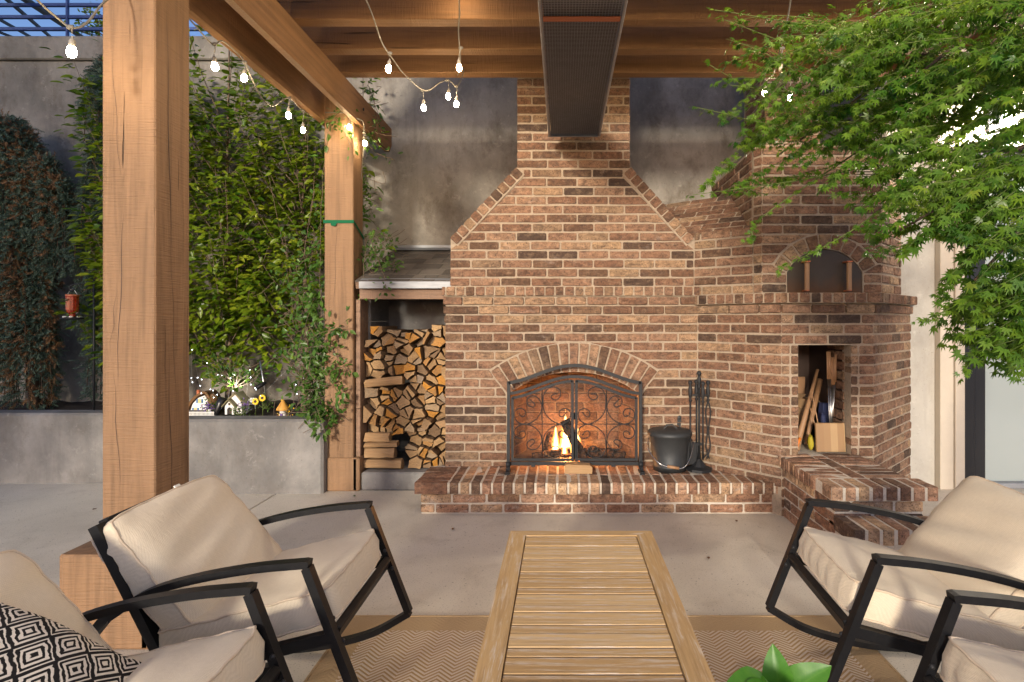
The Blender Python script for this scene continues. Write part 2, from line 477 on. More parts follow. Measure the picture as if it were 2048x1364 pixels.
leaf_mat('dry_leaf', [(0, (.14, .06, .03)), (1, (.25, .13, .06))], .1, .7)
g = G('bright_leaf'); p = g.obj(); x, y, z = g.sep(p)
vein = g.math('MAXIMUM', g.ramp(g.math('ABSOLUTE', x), [(.0, 1.), (.022, 0.)]), g.math('MULTIPLY', g.ramp(g.math('ABSOLUTE', g.math('SUBTRACT', g.math('FRACT', g.math('SUBTRACT', g.math('MULTIPLY', y, 9), g.math('MULTIPLY', g.math('ABSOLUTE', x), 7))), .5)), [(.0, 1.), (.10, 0.)]), .5))
c = g.mix(g.noise(p, 6, 4), (.035, .15, .012), (.10, .27, .025)); c = g.mix(g.math('MULTIPLY', vein, .25), c, (.16, .32, .05))
g.done(c, .4, g.bump(vein, -.4, .02), 0, .4); tl = g.node('ShaderNodeBsdfTranslucent'); g.l.new(c, tl.inputs[0]); mx = g.node('ShaderNodeMixShader'); mx.inputs[0].default_value = .3
g.l.new(g.b.outputs[0], mx.inputs[1]); g.l.new(tl.outputs[0], mx.inputs[2]); g.l.new(mx.outputs[0], g.out.inputs[0]); M['bright_leaf'] = g.m
plain('bark', (.085, .055, .035), .9, bump=.8, bscale=60, var=.4); plain('twig_green', (.085, .12, .022), .7); plain('stem_pale', (.15, .105, .07), .85, bump=.4)

g = G('shingle'); p = g.pos()
c = g.mix(g.rnd(), (.055, .047, .041), (.14, .12, .10))
c = g.mix(g.math('MULTIPLY', g.ramp(g.noise(p, 260, 2), [(.5, 0.), (.7, 1.)]), .5), c, (.18, .155, .13))
M['shingle'] = g.done(c, .95, g.bump(g.noise(p, 260, 2), .6, .003), 0, .2)
g = G('log_end'); p = g.pos(); r = g.rnd()
base = g.ramp(r, [(0, (.17, .11, .065)), (.2, (.33, .21, .11)), (.42, (.46, .30, .15)), (.55, (.30, .185, .09)), (.66, (.44, .21, .05)), (.78, (.50, .235, .045)), (.88, (.27, .205, .145)), (1, (.38, .265, .15))])
rg = g.wave(g.map(p, (1, .1, 1), (0, 0, 0), (0, 1.1, 0)), 26, 7, 1.5, 'X')
c = g.mix(g.math('MULTIPLY', rg, .35), base, g.mix(1., base, (.55, .48, .42), 'MULTIPLY'))
c = g.mix(g.math('MULTIPLY', g.ramp(g.noise(p, 14, 6, .7), [(.5, 0.), (.72, 1.)]), .5), c, (.14, .095, .06))
M['log_end'] = g.done(c, .85, g.bump(g.noise(g.map(p, (1, 1, 3)), 30, 5, .7), .7, .01), 0, .2)
g = G('log_side'); p = g.pos()
c = g.mix(g.noise(g.map(p, (14, 2.0, 14)), 2.5, 5, .65), (.11, .07, .042), (.32, .21, .12))
M['log_side'] = g.done(c, .9, g.bump(g.noise(g.map(p, (14, 2, 14)), 3, 5), .8, .01), 0, .2)
g = G('split_wood'); p = g.pos()
c = g.mix(g.noise(g.map(p, (2.2, 16, 22)), 2.2, 6, .65, .3), (.24, .13, .06), (.52, .345, .18))
M['split_wood'] = g.done(c, .85, g.bump(g.noise(g.map(p, (2, 14, 20)), 3, 5), .7, .008), 0, .2)
g = G('burnt_log'); p = g.pos()
c = g.mix(g.ramp(g.noise(p, 22, 5, .7), [(.42, 0.), (.66, 1.)]), (.012, .009, .008), (.16, .075, .035))
M['burnt_log'] = g.done(c, .9, g.bump(g.vor(p, 45), .9, .01), 0, .2)

def emitter(name, col, strength):
    g = G(name); e = g.node('ShaderNodeEmission'); e.inputs[0].default_value = (*col, 1); e.inputs[1].default_value = strength
    g.l.new(e.outputs[0], g.out.inputs[0]); M[name] = g.m
emitter('bulb_glow', (1.0, .76, .46), 135.0); emitter('fairy_glow', (.8, .88, 1.0), 9.0); emitter('ember', (1.0, .22, .03), 5.0)
emitter('led', (.85, .92, 1.0), 25.0); emitter('added_lantern_glow', (1.0, .88, .72), 1100.0)
plain('socket', (.30, .27, .22), .5); plain('cable', (.16, .145, .12), .5); plain('bulb_off', (.75, .62, .4), .1, spec=.8)
plain('blue_metal', (.018, .05, .20), .45); plain('dark_slat', (.02, .016, .014), .7)
plain('green_tape', (.012, .11, .05), .8, spec=.1)
plain('cream_board', (.50, .435, .35), .7, bump=.35, bscale=90, var=.08); plain('white_stucco', (.72, .67, .60), .85, bump=.5, bscale=120, var=.06)
plain('cardboard', (.33, .205, .105), .85, var=.15); plain('black_plastic', (.012, .012, .014), .35); plain('yellow_cloth', (.35, .29, .015), .7); plain('blue_cloth', (.015, .022, .07), .8)
plain('orange_paint', (.75, .20, .02), .5); plain('white_paint', (.76, .75, .70), .6, var=.06); plain('roof_moss', (.20, .17, .085), .9, bump=1., bscale=150, var=.35)
plain('thatch', (.17, .085, .032), .95, bump=1., bscale=200, var=.5); plain('blue_paint', (.04, .16, .36), .5); plain('sunflower', (.85, .55, .01), .6); plain('purple', (.16, .09, .28), .7)
plain('mushroom', (.66, .33, .06), .6, var=.3); plain('pot_red', (.45, .13, .05), .6); plain('dark_brown', (.05, .028, .02), .7); plain('toy_yellow', (.7, .5, .22), .5)  # the curved cottage's windows and door are plain yellow without emission
plain('handle_wood', (.34, .19, .095), .55, var=.2, bump=.3); plain('galvanised', (.30, .31, .33), .5, .6, var=.2)
g = G('oven_steel'); p = g.pos()
c = g.mix(g.noise(p, 5, 6, .65), (.035, .026, .02), (.085, .062, .045))
zz = g.sep(p)[2]
c = g.mix(g.math('MULTIPLY', g.ramp(g.math('ADD', g.math('MULTIPLY', g.math('SUBTRACT', zz, 1.56), 5.0), g.math('MULTIPLY', g.math('SUBTRACT', g.noise(p, 12, 5), .5), .8)), [(.0, 1.), (.55, 0.)]), .6), c, (.13, .055, .018))
M['oven_steel'] = g.done(c, .5, g.bump(g.noise(p, 90, 4), .2, .003), .55)
g = G('glass_red'); g.done((.35, .03, .012), .08, None, 0, .6); g.b.inputs['Transmission Weight'].default_value = .25; M['glass_red'] = g.m
g = G('door_glass'); g.done((.30, .335, .33), .04, None, .0, .9); M['door_glass'] = g.m
g = G('wire_mesh'); p = g.obj()
x, y, z = g.sep(p)
wm = g.math('MAXIMUM', g.math('GREATER_THAN', g.math('FRACT', g.math('MULTIPLY', x, 100)), .80), g.math('GREATER_THAN', g.math('FRACT', g.math('MULTIPLY', y, 100)), .80))
g.done(g.mix(wm, (.015, .013, .012), (.085, .072, .06)), .5, g.bump(wm, 1., .006), .3); M['wire_mesh'] = g.m
g = G('spark_mesh'); g.done((.03, .03, .03), .6)
tr = g.node('ShaderNodeBsdfTransparent'); mx = g.node('ShaderNodeMixShader'); mx.inputs[0].default_value = .82
g.l.new(g.b.outputs[0], mx.inputs[1]); g.l.new(tr.outputs[0], mx.inputs[2]); g.l.new(mx.outputs[0], g.out.inputs[0]); M['spark_mesh'] = g.m
g = G('butcher_block'); p = g.obj()
x, y, z = g.sep(p)
wn = g.node('ShaderNodeTexWhiteNoise', noise_dimensions='1D'); g.l.new(g.math('FLOOR', g.math('MULTIPLY', x, 21)), wn.inputs['W'])
c = g.ramp(wn.outputs[0], [(0, (.27, .155, .07)), (.5, (.40, .26, .125)), (1, (.50, .35, .18))])
c = g.mix(g.math('MULTIPLY', g.noise(g.map(p, (40, 40, 2)), 2, 4), .4), c, (.25, .14, .07)); M['butcher_block'] = g.done(c, .5)
# ------------------------------------------------------------------ the setting: ground, patio
ZV = Vector((0, 0, 1))
tag(MB().add([(-300, -300, -.06), (300, -300, -.06), (300, 300, -.06), (-300, 300, -.06)], [(0, 1, 2, 3)]).build('ground', M['ground']), kind='structure')
pf = empty('patio_floor', (0, 0, 0), kind='structure')
XJ = [-6.0, -2.237, 6.5]; YJ = [-5.0, .8, 6.4]
for i in range(2):
    for j in range(2):
        MB().box((XJ[i] + .004, YJ[j] + .004, -.055), (XJ[i + 1] - .004, YJ[j + 1] - .004, 0), .006).build('slab', M['floor'], pf)

# ------------------------------------------------------------------ concrete walls and planter
WD = 5.62
t = empty('retaining_wall', (0, WD, 0), 'tall stained concrete wall rising behind the brick fireplace', 'wall')
def part(name, mat, parent, fn):
    """mesh part, given in world coordinates, under a thing whose origin is at parent.location"""
    mb = MB(); fn(mb); L = parent.location
    rot = parent.rotation_euler.z
    if rot:
        inv = Matrix.Rotation(-rot, 3, 'Z'); mb.v = [tuple(inv @ (Vector(v) - L)) for v in mb.v]
    else:
        mb.v = [(v[0] - L.x, v[1] - L.y, v[2] - L.z) for v in mb.v]
    return mb.build(name, M[mat] if isinstance(mat, str) else mat, parent)
xs = [-7.0, -4.4, -1.95, .55, 3.05, 5.6]
for a, b in zip(xs, xs[1:]):
    part('wall_panel', 'concrete_wall', t, lambda m: m.box((a + .002, WD, -.05), (b - .002, WD + .28, 3.885), .004))
part('coping', 'concrete_wall', t, lambda m: m.box((-7, WD - .035, 3.89), (5.6, WD + .3, 4.12), .012))

t = empty('planter', (-2.6, 4.5, 0), 'low grey concrete planter wall holding the hedge and the spruces', 'planter')
part('wall', 'concrete_planter', t, lambda m: m.box((-3.05, 4.48, -.02), (-1.868, 4.68, .580), .018))
part('wall', 'concrete_planter', t, lambda m: m.box((-7.0, 4.77, -.02), (-3.052, 4.97, .582), .018))
part('return_wall', 'concrete_planter', t, lambda m: m.box((-2.06, 4.685, -.02), (-1.90, WD, .574), .01))
def soil(m):
    n, k = 60, 14; vs = []
    for j in range(k + 1):
        for i in range(n + 1):
            x = -6.9 + 4.98 * i / n; y0 = 4.93 if x < -3.0 else 4.64; y = y0 + (WD - y0) * j / k
            vs.append((x, y, .515 + .05 * (j / k) + rng.uniform(-.016, .016)))
    m.add(vs, [(j * (n + 1) + i, j * (n + 1) + i + 1, (j + 1) * (n + 1) + i + 1, (j + 1) * (n + 1) + i) for j in range(k) for i in range(n)], True)
part('soil', 'soil', t, soil)

# ------------------------------------------------------------------ brickwork
CHT, PITCH, JOINT = .0709, .24, .0125
STD = PITCH - JOINT
class Frame:
    def __init__(s, a, b, ez=None, z=0.0):
        """wall face from plan point a to plan point b (left to right as seen from the front)"""
        s.o = Vector((a[0], a[1], z)); d = Vector((b[0] - a[0], b[1] - a[1], 0)); s.w = d.length
        s.ex = d.normalized(); s.ez = Vector(ez) if ez else ZV.copy(); s.en = Vector((-s.ex.y, s.ex.x, 0))
    def p(s, x, z, y=0.): return s.o + s.ex * x + s.ez * z + s.en * y

def brick_geo(c, depth, r, wob=.0022, bev=.0045):
    """worn brick: front outline with chipped corners, chamfer, sides; local x right, y into the wall, z up"""
    pts = []
    for i in range(4):
        a = Vector((*c[i], 0)); b = Vector((*c[(i + 1) % 4], 0)); e = b - a; L = e.length
        if L < 1e-4: continue
        e /= L; k = min(L * .2, r.uniform(.003, .010)); k2 = min(L * .2, r.uniform(.003, .010)); nn = Vector((e.y, -e.x, 0))
        pts.append(a + e * k)
        if L > .1:
            for q in (.33, .68): pts.append(a + e * (L * (q + r.uniform(-.08, .08))) + nn * r.uniform(-wob, wob))
        pts.append(b - e * k2)
    cx = sum((p for p in pts), Vector()) / len(pts); n = len(pts); vs = []
    tilt = (r.uniform(-.002, .002), r.uniform(-.002, .002))
    for y, ins in ((0, bev), (bev, 0), (depth, 0)):
        for p in pts:
            d = (cx - p); d.normalize(); q = p + d * ins * r.uniform(.7, 1.5)
            vs.append((q.x, y + (r.uniform(-.0012, .0012) if y == 0 else 0) + (tilt[0] * (1 if p.x > cx.x else -1) if y < depth else 0), q.y))
    fs = [tuple(range(n))] + [(i * n + k, (i + 1) * n + k, (i + 1) * n + (k + 1) % n, i * n + (k + 1) % n) for i in range(2) for k in range(n)]
    return vs, fs
_bm = {}
def shared_brick(L, H, D, mat):
    key = (round(L, 3), round(H, 3), round(D, 3), mat)
    if key not in _bm:
        r = random.Random(hash(key[:3]) & 0xffff); _bm[key] = []
        for i in range(7):
            mb = MB(); mb.add(*brick_geo([(-L / 2, -H / 2), (L / 2, -H / 2), (L / 2, H / 2), (-L / 2, H / 2)], D, r)); _bm[key].append(mb.mesh('brick', M[mat]))
    return rng.choice(_bm[key])

class Masonry:
    """bricks of one thing: the 300 that show largest as parts, the rest as one part"""
    def __init__(s, thing, mat='brick'):
        s.t, s.mat, s.L = thing, mat, []
    def brick(s, fr, c, depth=.09, see=1.0, mat=None, parent=None):
        ctr = fr.p(sum(p[0] for p in c) / 4, sum(p[1] for p in c) / 4)
        ar = abs((c[1][0] - c[0][0] + c[2][0] - c[3][0]) / 2 * (c[3][1] - c[0][1] + c[2][1] - c[1][1]) / 2)
        s.L.append((ar / max(ctr.y, .5) ** 2 * see, fr, c, depth, mat or s.mat, parent or s.t))
    def course(s, fr, z0, z1, l, r, phase=0., pitch=PITCH, depth=.09, see=1.0, lt=None, rt=None, mat=None, joint=JOINT, parent=None):
        lt = l if lt is None else lt; rt = r if rt is None else rt
        lo, hi = min(l, lt), max(r, rt); minp = pitch * .26
        k = math.ceil((lo - phase) / pitch); cuts = []
        while phase + k * pitch < hi:
            x = phase + k * pitch
            if x - max(l, lt) > minp * .8 and min(r, rt) - x > minp * .8: cuts.append(x + rng.uniform(-.003, .003))
            k += 1
        h = joint / 2; e = [None] + cuts + [None]
        for a, b in zip(e, e[1:]):
            x0b, x0t = (l, lt) if a is None else (a + h, a + h)
            x1b, x1t = (r, rt) if b is None else (b - h, b - h)
            if max(x1b - x0b, x1t - x0t) < .022: continue
            if x1b - x0b < .01: x1b = x0b + .01
            if x1t - x0t < .01: x1t = x0t + .01
            dz = rng.uniform(-.0012, .0012)
            s.brick(fr, [(x0b, z0 + h + dz), (x1b, z0 + h + dz), (x1t, z1 - h + dz), (x0t, z1 - h + dz)], depth, see, mat, parent)
    def flush(s, cap=300):
        s.L.sort(key=lambda q: -q[0]); mass = {}
        for i, (sc, fr, c, depth, mat, par) in enumerate(s.L):
            Lw = c[1][0] - c[0][0]; Hh = c[3][1] - c[0][1]
            rect = abs(c[0][0] - c[3][0]) < 1e-4 and abs(c[1][0] - c[2][0]) < 1e-4 and abs(c[0][1] - c[1][1]) < 1e-4
            ctr = fr.p(sum(p[0] for p in c) / 4, sum(p[1] for p in c) / 4, rng.uniform(-.0025, .0025))
            B = Matrix(((fr.ex.x, fr.en.x, fr.ez.x, ctr.x), (fr.ex.y, fr.en.y, fr.ez.y, ctr.y), (fr.ex.z, fr.en.z, fr.ez.z, ctr.z), (0, 0, 0, 1)))
            off = Matrix.Translation(-s.t.location)
            if rect:
                me = shared_brick(round(Lw / .006) * .006, round(Hh / .003) * .003, depth, mat)
                if i < cap:
                    o = link('brick', me, par); o.matrix_basis = off @ B; continue
                vs = [v.co.copy() for v in me.vertices]; fs = [tuple(f.vertices) for f in me.polygons]
            else:
                cx = sum(p[0] for p in c) / 4; cz = sum(p[1] for p in c) / 4
                vs, fs = brick_geo([(p[0] - cx, p[1] - cz) for p in c], depth, rng); vs = [Vector(v) for v in vs]
                if i < cap:
                    mb = MB(); mb.add(vs, fs); o = mb.build('brick', M[mat], par); o.matrix_basis = off @ B; continue
            T = off @ B
            mass.setdefault(mat, MB()).add([T @ v for v in vs], fs)
        for mat, mb in mass.items():
            tag(mb.build('brick_mass', M[mat], s.t), kind='stuff')

# ---- main fireplace
FD, UD = 4.459, 4.495
t = empty('brick_fireplace', (.09, FD, 0), 'tall brick fireplace with arched firebox and gabled chimney', 'fireplace')
ms = Masonry(t)
FL, FR_, ZM0, ZM1 = -.911, 1.047, 1.54, 1.614
fl = Frame((FL, FD), (FR_, FD)); W = FR_ - FL
AX, AZ, RO, RI = .089 - FL, CH - (960 - HY) * .003877, 1.068, .838      # arch centre and radii in frame coordinates
SPR = math.radians(37.9); OH = RI * math.sin(SPR); ZS = AZ + RI * math.cos(SPR)
def prism_part(name, mat, fr, poly, y0, y1, thing=None):
    th = thing or t
    mb = MB(); mb.prism(poly, fr.o - th.location, fr.ex, fr.ez, fr.en, y0, y1); return mb.build(name, M[mat], th)
arc = [(AX + RI * math.sin(a), AZ + RI * math.cos(a)) for a in [SPR - 2 * SPR * k / 16 for k in range(17)]]
prism_part('mortar_bed', 'mortar', fl, [(.004, 0), (AX - OH, 0)] + arc[::-1] + [(AX + OH, 0), (W, 0), (W, ZM1 - .004), (.004, ZM1 - .004)], .0065, .30)
for k in range(22):
    z0 = ZM0 - (k + 1) * CHT; z1 = z0 + CHT
    if z1 < .2: break
    corb = .012 if k < 2 else (.006 if k == 2 else 0)
    f2 = Frame((FL - corb, FD - corb), (FR_, FD - corb)); W2 = FR_ - FL + corb
    ph = (.0 if k % 2 else .12) + rng.uniform(-.012, .012) + .02
    ivs = []
    def half(z):          # half width taken by the arch (ring included) at height z
        if z >= AZ + RO: return 0
        tz = (z - AZ)
        if tz >= RO * math.cos(SPR): return math.sqrt(RO * RO - tz * tz)
        if tz >= RI * math.cos(SPR): return tz * math.tan(SPR)
        return OH
    hb, ht = half(z0), half(z1 - .008)
    g_ = .010
    if hb <= .2: ms.course(f2, z0, z1, .001, W2, ph, depth=.09 + corb)
    else:
        ht2 = max(ht, .03)
        ms.course(f2, z0, z1, .001, AX + corb - hb - g_, ph, depth=.09 + corb, rt=AX + corb - ht2 - g_)
        ms.course(f2, z0, z1, AX + corb + hb + g_, W2, ph, depth=.09 + corb, lt=AX + corb + ht2 + g_)
# mantel of upright bricks
fm = Frame((FL - .022, FD - .026), (FR_ + .01, FD - .026))
ms.course(fm, ZM0, ZM1 + .004, .001, fm.w, .03, .0765, .15, 1.6)
prism_part('mortar_bed', 'mortar', fm, [(.008, ZM0 + .004), (fm.w, ZM0 + .004), (fm.w, ZM1 - .004), (.008, ZM1 - .004)], .007, .16)
for k in range(17):       # arch ring
    a0, a1 = -SPR + 2 * SPR * k / 17, -SPR + 2 * SPR * (k + 1) / 17; am = (a0 + a1) / 2
    fa = Frame((FL, FD - .004), (FR_, FD - .004)); ex = fl.ex * math.cos(am) - ZV * math.sin(am); ez = fl.ex * math.sin(am) + ZV * math.cos(am)
    fa.o = fl.p(AX + math.sin(am) * RI, AZ + math.cos(am) * RI, -.004); fa.ex, fa.ez = ex, ez
    hw0, hw1 = RI * math.tan((a1 - a0) / 2) - .0065, RO * math.tan((a1 - a0) / 2) - .0075
    if k == 8: pass
    ms.brick(fa, [(-hw0, .003), (hw0, .003), (hw1, RO - RI - .008), (-hw1, RO - RI - .008)], .22, 1.5)
# upper body, shoulders and chimney
UL, UR, CL, CR, ZG0, ZG1, ZT = -.879, 1.028, -.356, .528, 1.989, 2.529, 4.0
fu = Frame((UL, UD), (UR, UD)); UW = UR - UL
prism_part('mortar_bed', 'mortar', fu, [(.004, ZM1 - .01), (UW, ZM1 - .01), (UW, ZG0), (CR - UL - .004, ZG1), (CR - UL - .004, ZT), (CL - UL + .004, ZT), (CL - UL + .004, ZG1), (.004, ZG0)], .0065, 1.1)
k = 0; z0 = ZM1 + .004
sl = (CL - UL) / (ZG1 - ZG0); sr = (UR - CR) / (ZG1 - ZG0); capw = .078 / math.cos(math.atan(sl))
while z0 < 3.75:
    z1 = z0 + CHT
    def lim(z):
        if z <= ZG0: return .001 + max(0, capw - (ZG0 - z) * 1.35), UW - .001 - max(0, capw - (ZG0 - z) * 1.35)
        if z >= ZG1: 
            e_ = max(0, capw * .9 - (z - ZG1) * 1.6) if z < ZG1 + .0 else 0
            return CL - UL + .001, CR - UL - .001
        return (z - ZG0) * sl + capw, UW - (z - ZG0) * sr - capw
    (lb, rb), (lt, rt) = lim(z0 + .004), lim(z1 - .004)
    if z0 < ZG1 < z1: lt, rt = lb, rb
    see = 1.0 if z0 < 3.0 else .2
    ms.course(fu, z0, z1, lb, rb, (.0 if k % 2 else .12) + .035 + rng.uniform(-.01, .01), see=see, lt=lt, rt=rt)
    if z0 > ZG1 - .02:      # side faces of the stack
        for q, (a_, b_) in enumerate((((CL, UD + 1.1), (CL, UD + .0)), ((CR, UD), (CR, UD + 1.1)))):
            fs_ = Frame(a_, b_); ms.course(fs_, z0, z1, .002, fs_.w - .098 if q == 0 else fs_.w, .1 + .12 * (k % 2), see=.1, depth=.03) if q == 0 else ms.course(fs_, z0, z1, .098, fs_.w, .1 + .12 * (k % 2), see=.1, depth=.03)
    z0 = z1; k += 1
# bricks on edge up the two sloping shoulders
for sgn in (-1, 1):
    a = Vector((UL, UD, ZG0)) if sgn < 0 else Vector((UR, UD, ZG0)); b = Vector((CL, UD, ZG1 + .02)) if sgn < 0 else Vector((CR, UD, ZG1 + .02))
    d = b - a; n = 10; L = d.length / n
    fr = Frame((0, 0), (1, 0)); fr.o = a + Vector((0, -.012, 0))
    fr.ex = d.normalized() if sgn < 0 else -d.normalized(); fr.ez = Vector((-fr.ex.z, 0, fr.ex.x))
    for i in range(n):
        x0 = i * L + .004 if sgn < 0 else -(i + 1) * L + .004
        ms.brick(fr, [(x0, -.070), (x0 + L - .009, -.070), (x0 + L - .009, .006), (x0, .006)], .2, 1.4)
    mb = MB(); mb.prism([(0, -.083), (d.length, -.083), (d.length, -.002), (0, -.002)] if sgn < 0 else [(-d.length, -.083), (0, -.083), (0, -.002), (-d.length, -.002)], fr.o - t.location, fr.ex, fr.ez, fr.en, .008, 1.0)
    mb.build('mortar_bed', M['mortar'], t)
# firebox lining
BXD = FD + .56; bx0, bx1 = .089 - .40, .089 + .40; ZH = .224
lin = empty('firebox', (0, 0, 0)); lin.parent = t
lin.location = (0, 0, 0)
fb = Frame((bx0, BXD), (bx1, BXD)); fsl = Frame((.089 - OH - .03, FD + .10), (bx0, BXD)); fsr = Frame((bx1, BXD), (.089 + OH + .03, FD + .10))
for fr in (fb, fsl, fsr):
    mb = MB(); mb.prism([(-.02, .1), (fr.w + .02, .1), (fr.w + .02, 1.3), (-.02, 1.3)], fr.o - t.location, fr.ex, fr.ez, fr.en, .006, .05); mb.build('lining_mortar', M['mortar_soot'], lin)
    for k in range(13):
        ms.course(fr, ZH + k * .083, ZH + (k + 1) * .083, .001, fr.w - .001, .12 * (k % 2), .25, .05, .55 if fr is fb else .3, mat='brick_fire', parent=lin)
mb = MB(); mb.add([Vector(v) - t.location for v in ((-.5, FD + .3, 1.13), (.68, FD + .3, 1.13), (.68, BXD + .1, 1.05), (-.5, BXD + .1, 1.05))], [(0, 1, 2, 3)]); mb.build('smoke_shelf', M['mortar_soot'], lin)
mb = MB(); mb.box(Vector((.089 - .56, FD + .02, .12)) - t.location, Vector((.089 + .56, BXD + .04, ZH - .004)) - t.location); mb.build('firebox_floor', M['mortar_soot'], lin)
ms.flush()

# ---- raised hearth in front of it
HD, HLX, HRX = 4.024, -.994, 1.522
t = empty('brick_hearth', (.2, HD, 0), 'raised brick hearth ledge running along the foot of the fireplace', 'hearth')
ms = Masonry(t, 'brick_hearth')
fh = Frame((HLX, HD), (HRX, HD))
mb = MB(); mb.box(Vector((HLX + .006, HD + .006, 0)) - t.location, Vector((HRX, FD + .05, .213)) - t.location); mb.box(Vector((HLX - .025, HD - .018, .15)) - t.location, Vector((HRX + .03, FD + .01, .2190)) - t.location)
mb.build('mortar_bed', M['mortar_light'], t)
for k, (z0, z1) in enumerate(((.002, .072), (.072, .143))): ms.course(fh, z0, z1, .001, fh.w, .1 + .12 * k, depth=.09)
fs_ = Frame((HLX, FD), (HLX, HD))
for k, (z0, z1) in enumerate(((.002, .072), (.072, .143))): ms.course(fs_, z0, z1, .001, fs_.w - .1, .05 + .12 * k, depth=.09)
def flat_brick(ms, x0, x1, y0, y1, z0, z1, mat=None):
    """brick seen from above: outline in plan, body downwards"""
    fr = Frame((0, 0), (1, 0)); fr.o = Vector((0, 0, z1)); fr.ex = Vector((1, 0, 0)); fr.ez = Vector((0, 1, 0)); fr.en = Vector((0, 0, -1))
    ms.brick(fr, [(x0, y0), (x1, y0), (x1, y1), (x0, y1)], z1 - z0, 1.3, mat)
x = HLX + .20; ov = .03
while x < HRX + .02:
    wv = .0757
    flat_brick(ms, x + .007, x + wv - .007, HD - ov + rng.uniform(-.004, .004), HD + .185, .145, .2225 + rng.uniform(-.0015, .0015))
    flat_brick(ms, x + .007 + rng.uniform(-.003, .003), x + wv - .007, HD + .196, FD + .02, .145, .2225 + rng.uniform(-.0015, .0015))
    x += wv
y = HD - ov
while y < FD - .02:
    flat_brick(ms, HLX - .034 + rng.uniform(-.004, .004), HLX + .192, y + .005, min(y + .0757, FD) - .005, .145, .2225 + rng.uniform(-.0015, .0015)); y += .0757
ms.flush()

# ---- pizza oven block beside it
OD, OXL, OXR = 3.97, 1.512, 2.151
t = empty('pizza_oven', (1.85, OD, 0), 'brick pizza oven with arched steel door above an open storage niche', 'pizza oven')
ms = Masonry(t)
OZ0, OZ1 = 1.47, 1.545
low = [(FR_, FD), (OXL, OD), (OXR, OD), (2.80, 4.62)]
upp = [(1.028, UD), (1.395, 4.215), (1.436, 4.14), (2.304, 4.14), (2.64, 4.476)]
NX0, NX1, NZ0, NZ1 = 1.629 - OXL, 1.995 - OXL, .427, 1.183
def wall_prism(fr, poly, y0, y1, name='mortar_bed', mat='mortar'):
    mb = MB(); mb.prism(poly, fr.o - t.location, fr.ex, fr.ez, fr.en, y0, y1); mb.build(name, M[mat], t)
# lower storey
for i in range(3):
    fr = Frame(low[i], low[i + 1]); wdt = fr.w
    if i == 1: wall_prism(fr, [(0, 0), (NX0, 0), (NX0, NZ1), (NX1, NZ1), (NX1, 0), (wdt, 0), (wdt, OZ1), (0, OZ1)], .0065, .13)
    else: wall_prism(fr, [(0, 0), (wdt, 0), (wdt, OZ1), (0, OZ1)], .0065, .10)
    for k in range(21):
        z1 = OZ0 - k * CHT; z0 = z1 - CHT
        if z1 < .05: break
        corb = .016 if k < 1 else 0
        if z1 < .20 and i == 0: continue
        f2 = fr if not corb else Frame((low[i][0] - fr.en.x * corb, low[i][1] - fr.en.y * corb), (low[i + 1][0] - fr.en.x * corb, low[i + 1][1] - fr.en.y * corb))
        ph = .12 * (k % 2) + (.04, .20, .09)[i] + rng.uniform(-.008, .008); pt = (PITCH, .235, .215)[i]
        if i == 1 and z1 > NZ0 + .02 and z0 < NZ1 - .02:
            ms.course(f2, z0, z1, .003, NX0, 5, pt); ms.course(f2, z0, z1, NX1, wdt - .003, 5, pt)
        else: ms.course(f2, z0, z1, .003, wdt - .003, ph, pt, depth=.09 + corb)
    cp = .045
    fm = Frame((low[i][0] - fr.en.x * cp - (fr.ex.x * .0), low[i][1] - fr.en.y * cp), (low[i + 1][0] - fr.en.x * cp, low[i + 1][1] - fr.en.y * cp))
    ext = .018 if i else .0
    ms.course(fm, OZ0, OZ1 + .004, -ext, fm.w + (.018 if i < 2 else 0), .03, .0765, .2, 1.6)
    wall_prism(fm, [(-ext, OZ0 + .004), (fm.w, OZ0 + .004), (fm.w, OZ1 - .004), (-ext, OZ1 - .004)], .008, .2)
mb = MB(); mb.prism([(p_[0] - 0, p_[1]) for p_ in (low[1], low[2], (2.75, 4.62), (2.75, 5.4), (1.2, 5.4), (1.12, 4.5))], Vector((0, 0, OZ1 - .004)) - t.location, Vector((1, 0, 0)), Vector((0, 1, 0)), Vector((0, 0, -1)), 0, .06); mb.build('ledge', M['mortar'], t)
part('corner_joint', 'mortar', t, lambda m: m.box((FR_ - .006, FD + .003, .15), (FR_ + .02, FD + .1, 1.54)))
part('corner_joint', 'mortar', t, lambda m: m.box((1.024, UD + .003, 1.56), (1.05, UD + .1, 2.0)))
# niche interior
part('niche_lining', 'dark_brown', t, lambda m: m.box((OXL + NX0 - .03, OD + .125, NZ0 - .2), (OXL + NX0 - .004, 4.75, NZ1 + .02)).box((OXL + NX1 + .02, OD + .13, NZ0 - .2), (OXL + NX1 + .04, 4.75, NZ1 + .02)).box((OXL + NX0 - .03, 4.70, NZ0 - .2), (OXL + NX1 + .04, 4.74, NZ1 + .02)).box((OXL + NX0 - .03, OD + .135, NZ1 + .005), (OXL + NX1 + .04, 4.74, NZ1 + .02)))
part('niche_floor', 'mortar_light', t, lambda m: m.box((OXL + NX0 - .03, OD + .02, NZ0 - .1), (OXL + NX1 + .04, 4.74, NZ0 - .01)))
frj = Frame((OXL + NX1 - .005, OD + .36), (OXL + NX1 - .005, OD + .1)); frj.en = Vector((1, 0, 0)); frj.ex = Vector((0, -1, 0))
for k in range(11): ms.course(frj, NZ0 + k * CHT, NZ0 + (k + 1) * CHT, 0, .26, .12, .24, .03, .4)
